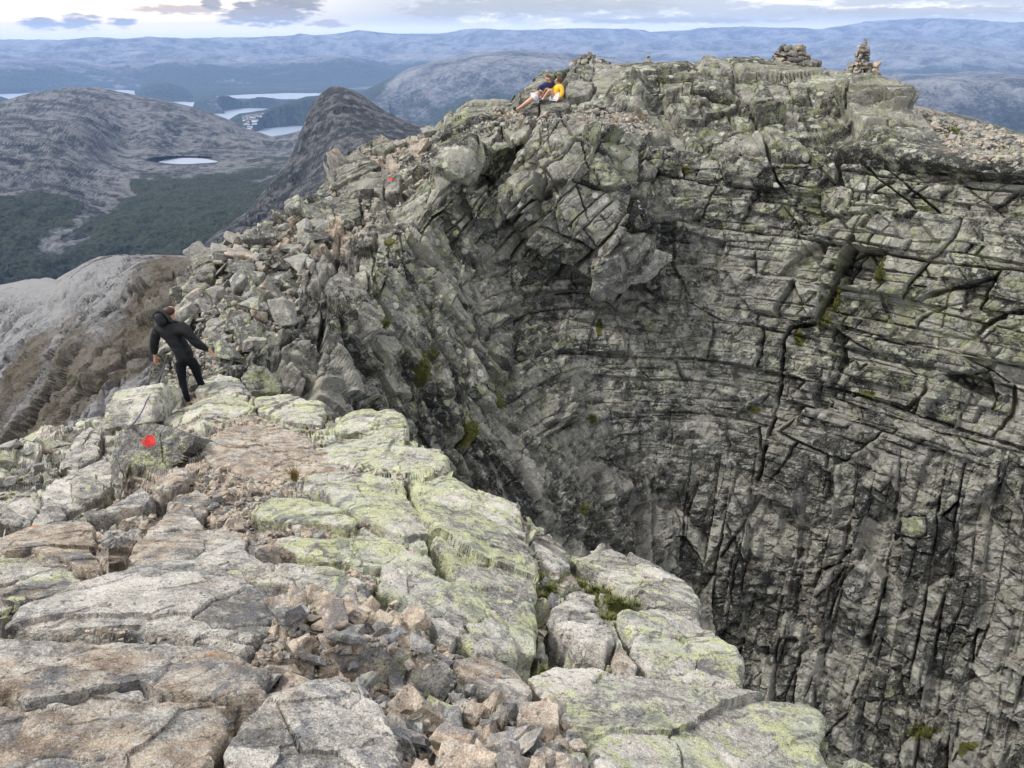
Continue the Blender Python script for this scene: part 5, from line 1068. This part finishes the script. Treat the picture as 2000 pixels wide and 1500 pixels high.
def W(px, py, R): return tuple(ray(px, py)*R)
def seated():
    R0 = float(np.linalg.norm(SB.base(1082, 198)))-.42
    k = R0/F                                             # metres per photo pixel here
    d = ray(1070, 190)
    def rel(o): return lambda px, py, dd=0.0: tuple(Vector(ray(px, py)*(R0+dd))-o)
    # ---- yellow
    o = Vector(ray(1086, 196)*R0); e = person('person in a bright yellow jacket and white shorts sitting with raised bare knees'); e.location = o; w = rel(o)
    hip = w(1086, 192, 0); ch = w(1092, 172, .05); nk = w(1090, 163.5, .03); h0 = w(1089.5, 160, .02); h1 = w(1090, 156.5, .02); h2 = w(1091, 153, .03)
    V = [(hip, (.12, .11)), (w(1089, 182, .03), .105), (ch, (.12, .10)), (nk, .045), (h0, .06), (h1, (.075, .09)), (h2, .06)]; E = [(i, i+1) for i in range(6)]
    chain(V, E, 5, [(w(1084.8, 158, 0), .016)]); chain(V, E, 4, [(w(1085.8, 160.6, 0), .022)])
    a = chain(V, E, 2, [(w(1093, 168, -.12), .05), (w(1098, 180, -.16), .036), (w(1092, 192, -.20), .026)]); hand(V, E, a, w(1092, 192, -.20), (-.7, 0, -.8), (-.3, -1, 0), (0, 0, -1), .95)
    a = chain(V, E, 2, [(w(1086, 168, .16), .05), (w(1078, 176, .2), .036), (w(1070, 175, .1), .026)]); hand(V, E, a, w(1070, 175, .1), (-1, 0, -.1), (0, -.3, 1), (0, 0, -1), .95)
    chain(V, E, 0, [(w(1082, 190, -.10), .09), (w(1074.5, 174.5, -.14), .058), (w(1066, 186, -.12), .046), (w(1060.5, 194, -.1), .032), (w(1052.5, 197, -.1), .03)])
    chain(V, E, 0, [(w(1081, 189, .12), .09), (w(1067, 171.5, .10), .058), (w(1060, 183, .08), .046), (w(1055.5, 191, .06), .032), (w(1048, 195, .04), .03)])
    skin('body', V, E, M_tanskin, e)
    V = [(w(1088, 190, 0), (.15, .13)), (w(1089.5, 182, .02), (.14, .125)), (w(1092, 172, .04), (.145, .12)), (w(1091, 166, .03), (.09, .09)), (w(1090.5, 163.5, .03), .06)]; E = [(i, i+1) for i in range(4)]
    chain(V, E, 2, [(w(1094.5, 168.5, -.13), .075), (w(1099, 180, -.17), .065), (w(1093.5, 191, -.2), .05)])
    chain(V, E, 2, [(w(1087, 168.5, .15), .075), (w(1080, 175.5, .2), .062), (w(1073, 175.5, .13), .046)])
    skin('jacket', V, E, M_yellow, e, levels=3)
    V = [(w(1087, 192, 0), (.15, .13))]; E = []
    chain(V, E, 0, [(w(1083, 188.5, -.10), .10), (w(1081.5, 185, -.12), .085)]); chain(V, E, 0, [(w(1082, 188, .12), .10), (w(1079, 184, .12), .085)])
    skin('shorts', V, E, M_white, e)
    skin('hair', [(w(1093, 160.5, .02), .075), (w(1092.6, 155.8, .0), .104), (w(1089.5, 151.3, .0), .082), (w(1086.8, 152.3, .0), .045)], [(0, 1), (1, 2), (2, 3)], M_hair, e)
    skin('hair_bun', [(w(1097.5, 158.5, .06), .035), (w(1098.5, 160.5, .06), .03)], [(0, 1)], M_hair, e)
    for q, dd in (((1060.5, 193.5), -.1), ((1055.5, 190.8), .06)):
        skin('sock', [(w(q[0]+.6, q[1]-2.4, dd), .044), (w(q[0], q[1]+1, dd), .046)], [(0, 1)], M_white, e)
        skin('shoe', [(w(q[0], q[1]+2.2, dd), .05), (w(q[0]-4, q[1]+3.2, dd), .05), (w(q[0]-8.5, q[1]+4.4, dd), .04)], [(0, 1), (1, 2)], M_shoe, e)
    skin('eye', [(w(1086.2, 156.2, -.045), .009), (w(1086.3, 156.6, -.045), .009)], [(0, 1)], M_eye, e)
    # ---- navy
    o = Vector(ray(1050, 192)*(R0+.1)); e = person('person in a navy hooded jacket and white shorts reclining with one leg stretched out'); e.location = o; w2 = rel(o)
    w = lambda px, py, dd=0.0: w2(px, py, dd+.18)
    V = [(w(1049.5, 187.5), (.13, .11)), (w(1060, 178), .115), (w(1071, 167.5), (.13, .10)), (w(1073, 162), .048), (w(1071, 158.5), .06), (w(1069.8, 153.5), (.078, .09)), (w(1070.5, 149.5), .06)]; E = [(i, i+1) for i in range(6)]
    chain(V, E, 5, [(w(1064.2, 155.5, -.03), .017)]); chain(V, E, 4, [(w(1066, 158.7, -.02), .024)]); chain(V, E, 5, [(w(1073.5, 154.5, -.10), .018)])
    a = chain(V, E, 2, [(w(1063, 165, -.05), .052), (w(1050.5, 175, -.10), .038), (w(1056.5, 177.5, -.2), .027)]); hand(V, E, a, w(1056.5, 177.5, -.2), (.6, 0, -.6), (0, .2, 1), (0, 0, -1), .95)
    a = chain(V, E, 2, [(w(1080, 165, .1), .052), (w(1088, 172, .2), .038), (w(1094, 182, .25), .027)]); hand(V, E, a, w(1094, 182, .25), (.4, 0, -1), (-1, 0, 0), (0, 0, -1), .95)
    chain(V, E, 0, [(w(1044, 190.5, -.1), .092), (w(1030, 200, -.14), .062), (w(1018, 208.5, -.14), .05), (w(1008, 214.5, -.12), .034), (w(1001, 211, -.12), .03)])
    chain(V, E, 0, [(w(1045, 188.5, .12), .092), (w(1031, 198, .16), .062), (w(1020, 207, .16), .05), (w(1009, 213.5, .16), .034), (w(1002, 210, .16), .03)])
    skin('body', V, E, M_tanskin, e)
    V = [(w(1048, 187), (.165, .14)), (w(1053, 183.5), (.155, .135)), (w(1061, 177), (.15, .13)), (w(1071, 168), (.16, .125)), (w(1074, 162.5), (.10, .09))]; E = [(i, i+1) for i in range(4)]
    chain(V, E, 3, [(w(1063.5, 165.5, -.05), .078), (w(1050.5, 174.5, -.11), .068), (w(1056, 175.3, -.18), .052)]); chain(V, E, 3, [(w(1080, 165.5, .1), .078), (w(1088, 172, .2), .066), (w(1093.5, 180.5, .25), .05)])
    skin('jacket', V, E, M_navy, e, levels=3)
    skin('hood', [(w(1076, 160, .06), .08), (w(1079, 162.5, .05), .085), (w(1077, 165.5, 0), .075)], [(0, 1), (1, 2)], M_navy, e)
    V = [(w(1049, 188), (.15, .13))]; E = []
    chain(V, E, 0, [(w(1044, 191, -.1), .115), (w(1039, 194.5, -.12), .10)]); chain(V, E, 0, [(w(1045, 189.5, .12), .115), (w(1039, 193.5, .14), .10)])
    skin('shorts', V, E, M_white, e)
    skin('hair', [(w(1073, 156, .0), .07), (w(1072.3, 151.5, .0), .10), (w(1068.5, 148, -.01), .082), (w(1065.6, 149.3, -.02), .045)], [(0, 1), (1, 2), (2, 3)], M_hair, e)
    for q, dd in (((1008, 214), -.12), ((1009, 213), .16)):
        skin('shoe', [(w(q[0], q[1]+1.0, dd), .05), (w(q[0]-3, q[1]-1, dd), .052), (w(q[0]-6, q[1]-5, dd), .044)], [(0, 1), (1, 2)], M_shoe, e)
    skin('eye', [(w(1066, 153.6, -.07), .009), (w(1066.1, 154, -.07), .009)], [(0, 1)], M_eye, e)
seated()

# ------------------------------------------------------------------ hand rope and posts beside the hiker
def tube(name, pts, r, mat, parent=None, label=None, cat=None, n=8):
    bm = bmesh.new(); rings = []
    for i, p in enumerate(pts):
        a = Vector(pts[max(0, i-1)]); b_ = Vector(pts[min(len(pts)-1, i+1)]); t = (b_-a).normalized(); s = t.cross(Vector((0, 1, .01))).normalized(); u = s.cross(t)
        rings.append([bm.verts.new(Vector(p)+(s*math.cos(k/n*math.tau)+u*math.sin(k/n*math.tau))*r) for k in range(n)])
    for a, b_ in zip(rings[:-1], rings[1:]):
        for k in range(n): bm.faces.new((a[k], a[(k+1) % n], b_[(k+1) % n], b_[k]))
    bm.faces.new(rings[0]); bm.faces.new(rings[-1][::-1])
    me = bpy.data.meshes.new(name); bm.to_mesh(me); bm.free(); o = obj(name, me, mat, parent); tag(o, label, cat); return o
M_rope = plain('rope', (.07, .072, .08), .7); M_iron = plain('iron', (.035, .034, .036), .55, .6)
def sag(a, b_, s, n=14): return [tuple(Vector(a).lerp(Vector(b_), i/n)-Vector((0, 0, s*4*(i/n)*(1-i/n)))) for i in range(n+1)]
pa = W(249, 838, SA_R(249, 845)-.05); pb = W(287, 781, 11.2); pc = W(327, 696, 13.6); pd = W(400, 735, 14.8); pe = W(456, 704, 15.4)
tube('rope', sag(pa, pb, .04)+sag(pb, pc, .05)[1:], .008, M_rope, None, 'thin grey hand rope running from the painted block up past the hiker', 'rope')
tube('rope', sag(pc, pd, .12)+sag(pd, pe, .05)[1:], .008, M_rope, None, 'slack hand rope continuing between the hiker and the far post', 'rope')
post = tube('rail_post', [W(308, 800, 12.3), W(305, 765, 12.4), W(315, 728, 12.9), W(327, 694, 13.5)], .017, M_iron, None, 'bent dark iron post left of the hiker holding the rope', 'post')
tube('ring', [tuple(Vector(pc)+Vector((.03*math.cos(a), 0, .03*math.sin(a)))) for a in [k/10*math.tau for k in range(11)]], .007, M_iron, post)
tube('rail_post', [W(455, 742, 15.6), W(456, 720, 15.5), W(456, 700, 15.4)], .017, M_iron, None, 'thin upright iron post right of the hiker in front of the boulder field', 'post')

# ------------------------------------------------------------------ grass tufts
def leaf_mat(name, a, b_):
    m = bpy.data.materials.new(name); m.use_nodes = True; t = NT(m.node_tree); b = t.n['Principled BSDF']; b.inputs['Roughness'].default_value = .7
    P = t.add('ShaderNodeNewGeometry').outputs['Position']
    t.put(b.inputs['Base Color'], t.mix(t.step(t.noise(P, 26, 2), .4, .6), a, b_)); return m
M_grass = leaf_mat('dry_grass', (.10, .12, .03), (.34, .20, .07)); M_moss = leaf_mat('moss_green', (.035, .05, .010), (.17, .17, .035))
def tuft(name, spots, h, n, mat, label, cat=None, kind=None, w=.0022, spread=.4):
    V, Fc = [], []
    for p in spots:
        for k in range(n):
            a = random.random()*math.tau; t = abs(random.gauss(0, spread)); d = Vector((math.cos(a)*math.sin(t), math.sin(a)*math.sin(t), math.cos(t))); hh = h*random.uniform(.5, 1.1)
            s = Vector((-math.sin(a), math.cos(a), 0))*w; b0 = Vector(p)+Vector((math.cos(a), math.sin(a), 0))*random.random()*h*.16
            m1 = b0+d*hh*.55; m2 = b0+d*hh+Vector((math.cos(a), math.sin(a), -.5))*hh*.18
            i = len(V); V += [b0-s, b0+s, m1+s*.8, m1-s*.8, m2]; Fc += [(i, i+1, i+2, i+3), (i+3, i+2, i+4)]
    me = bpy.data.meshes.new(name); me.from_pydata([tuple(v) for v in V], [], Fc); o = obj(name, me, mat); tag(o, label, cat, None, kind)
random.seed(3)
for (px, py, h, n, lab) in [(575, 948, .17, 130, 'green and brown grass tuft growing from the worn footpath slab'), (705, 862, .11, 110, 'orange dry grass tuft under the wide lichened block'), (668, 850, .08, 70, 'short yellowish grass tuft left of the orange one'),
                            (765, 975, .08, 60, 'small rusty grass tuft in the crack below the rounded crest block'), (957, 1015, .10, 30, 'few thin dry stalks on top of the huge steep boulder'), (600, 838, .07, 60, 'low reddish grass tuft beside the pale flat topped block'), (566, 1180, .035, 60, 'tiny dark green moss tuft among the slabs near the rubble heap')]:
    tuft('grass_tuft', [tuple(SA.at(px, py)[0])], h, n, M_grass if 'moss' not in lab else M_moss, lab, 'grass tuft' if 'moss' not in lab else 'moss tuft')
sp = []
for (x, y, w_, h_) in [(1120, 1142, 34, 12), (1165, 1165, 44, 14), (1225, 1190, 44, 14), (1180, 1195, 50, 12), (1055, 1125, 18, 22), (1068, 1160, 16, 10), (1060, 1298, 12, 10)]:
    for k in range(80): sp.append(tuple(SA.at(x+random.gauss(0, w_*.5), y+random.gauss(0, h_*.5))[0]))
tuft('moss', sp, .05, 14, M_moss, 'dark green and rusty moss cushions on the right shoulder of the ridge', kind='stuff', w=.002, spread=.6)
sp = []
for (x, y, w_, h_) in [(1625, 585, 18, 22), (1608, 625, 14, 10), (1722, 530, 8, 26), (835, 720, 8, 36), (915, 850, 9, 26), (975, 790, 12, 8), (1155, 822, 7, 6), (1130, 1000, 9, 14), (1860, 258, 10, 4), (1290, 168, 8, 4), (1386, 160, 6, 4), (1800, 1430, 26, 10), (490, 678, 10, 6), (1860, 262, 9, 4)]:
    for k in range(36): sp.append(tuple(SB.at(x+random.gauss(0, w_*.6), y+random.gauss(0, h_*.6))[0]))
tuft('ledge_grass', sp, .16, 9, M_moss, 'moss and grass clinging to the ledges and cracks of the cliff', kind='stuff', w=.006, spread=.8)

# ------------------------------------------------------------------ village by the fjord
def far_z(az, R):
    j = int(np.clip(np.searchsorted(FAR['az'], az), 0, len(FAR['az'])-1)); i = int(np.clip(np.searchsorted(FAR['lr'], math.log(R)), 0, len(FAR['lr'])-1)); return float(FAR['Z'][i, j])
M_wall = [plain('white_wall', (.75, .75, .73)), plain('red_wall', (.30, .08, .06)), plain('ochre_wall', (.55, .40, .22))]; M_roof = plain('roof_tile', (.10, .09, .09))
def house_meshes(L, D, Hh, wm):
    bm = bmesh.new(); l, d = L/2, D/2
    b_ = [bm.verts.new(c) for c in ((-l, -d, -6), (l, -d, -6), (l, d, -6), (-l, d, -6))]; t = [bm.verts.new(c) for c in ((-l, -d, Hh), (l, -d, Hh), (l, d, Hh), (-l, d, Hh))]; g0 = bm.verts.new((-l, 0, Hh+D*.4)); g1 = bm.verts.new((l, 0, Hh+D*.4))
    bm.faces.new((b_[0], b_[1], t[1], t[0])); bm.faces.new((b_[2], b_[3], t[3], t[2])); bm.faces.new((b_[1], b_[2], t[2], g1, t[1])); bm.faces.new((b_[3], b_[0], t[0], g0, t[3]))
    w = bpy.data.meshes.new('wall'); bm.to_mesh(w); bm.free(); w.materials.append(wm)
    bm = bmesh.new(); o_ = .5
    for s in (-1, 1):
        q = [(-l-o_, s*(d+o_), Hh-.3), (l+o_, s*(d+o_), Hh-.3), (l+o_, 0, Hh+D*.4+.2), (-l-o_, 0, Hh+D*.4+.2)]
        lo = [bm.verts.new(c) for c in q]; hi = [bm.verts.new((c[0], c[1], c[2]+.3)) for c in q]
        bm.faces.new(lo); bm.faces.new(hi[::-1])
        for k in range(4): bm.faces.new((lo[k], lo[(k+1) % 4], hi[(k+1) % 4], hi[k]))
    r = bpy.data.meshes.new('roof'); bm.to_mesh(r); bm.free(); r.materials.append(M_roof)
    return w, r
HM = [house_meshes(15, 10, 6, M_wall[0]), house_meshes(18, 11, 7, M_wall[0]), house_meshes(34, 16, 8, M_wall[0]), house_meshes(16, 10, 6, M_wall[1]), house_meshes(16, 10, 6, M_wall[2])]
random.seed(5)
cnt = 0
for k in range(900):
    if cnt >= 80: break
    px = random.choice((random.gauss(545, 22), random.uniform(475, 600), random.gauss(570, 12))); R = random.uniform(8650, 9250); az = ang(px, 240)[0]; z = far_z(az, R)
    if z < SEA+.5 or z > SEA+130: continue
    cnt += 1; m = random.choice((0, 0, 1, 1, 2, 3, 4)); e = bpy.data.objects.new('house', None); COL.objects.link(e); e.location = (R*math.sin(az), R*math.cos(az), z); e.rotation_euler = (0, 0, random.uniform(-.6, .6)); e.scale = (1.35, 1.35, 1.35)
    cl = ('white', 'white', 'long white', 'red', 'ochre')[m]
    tag(e, 'tiny %s house of the village on the fjord shore' % cl, 'house', '%s houses of the fjord village' % cl)
    for me, nm in zip(HM[m], ('wall', 'roof')): obj(nm, me, None, e)

# ------------------------------------------------------------------ haze
def haze():
    m = bpy.data.materials.new('haze'); m.use_nodes = True; t = NT(m.node_tree); t.n.clear()
    v = t.add('ShaderNodeVolumePrincipled'); v.inputs['Color'].default_value = (.38, .58, 1.0, 1); v.inputs['Density'].default_value = 2.8e-5; v.inputs['Anisotropy'].default_value = 0.0
    o = t.add('ShaderNodeOutputMaterial'); t.l.new(v.outputs[0], o.inputs['Volume'])
    bm = bmesh.new(); bmesh.ops.create_cube(bm, size=1); me = bpy.data.meshes.new('haze'); bm.to_mesh(me); bm.free()
    h = obj('haze', me, m); z0, z1 = SEA-70, 560.0; h.scale = (80000, 47000, z1-z0); h.location = (0, 19000, (z0+z1)/2); tag(h, kind='stuff')
haze()
print('all', round(time.time()-T0, 1))
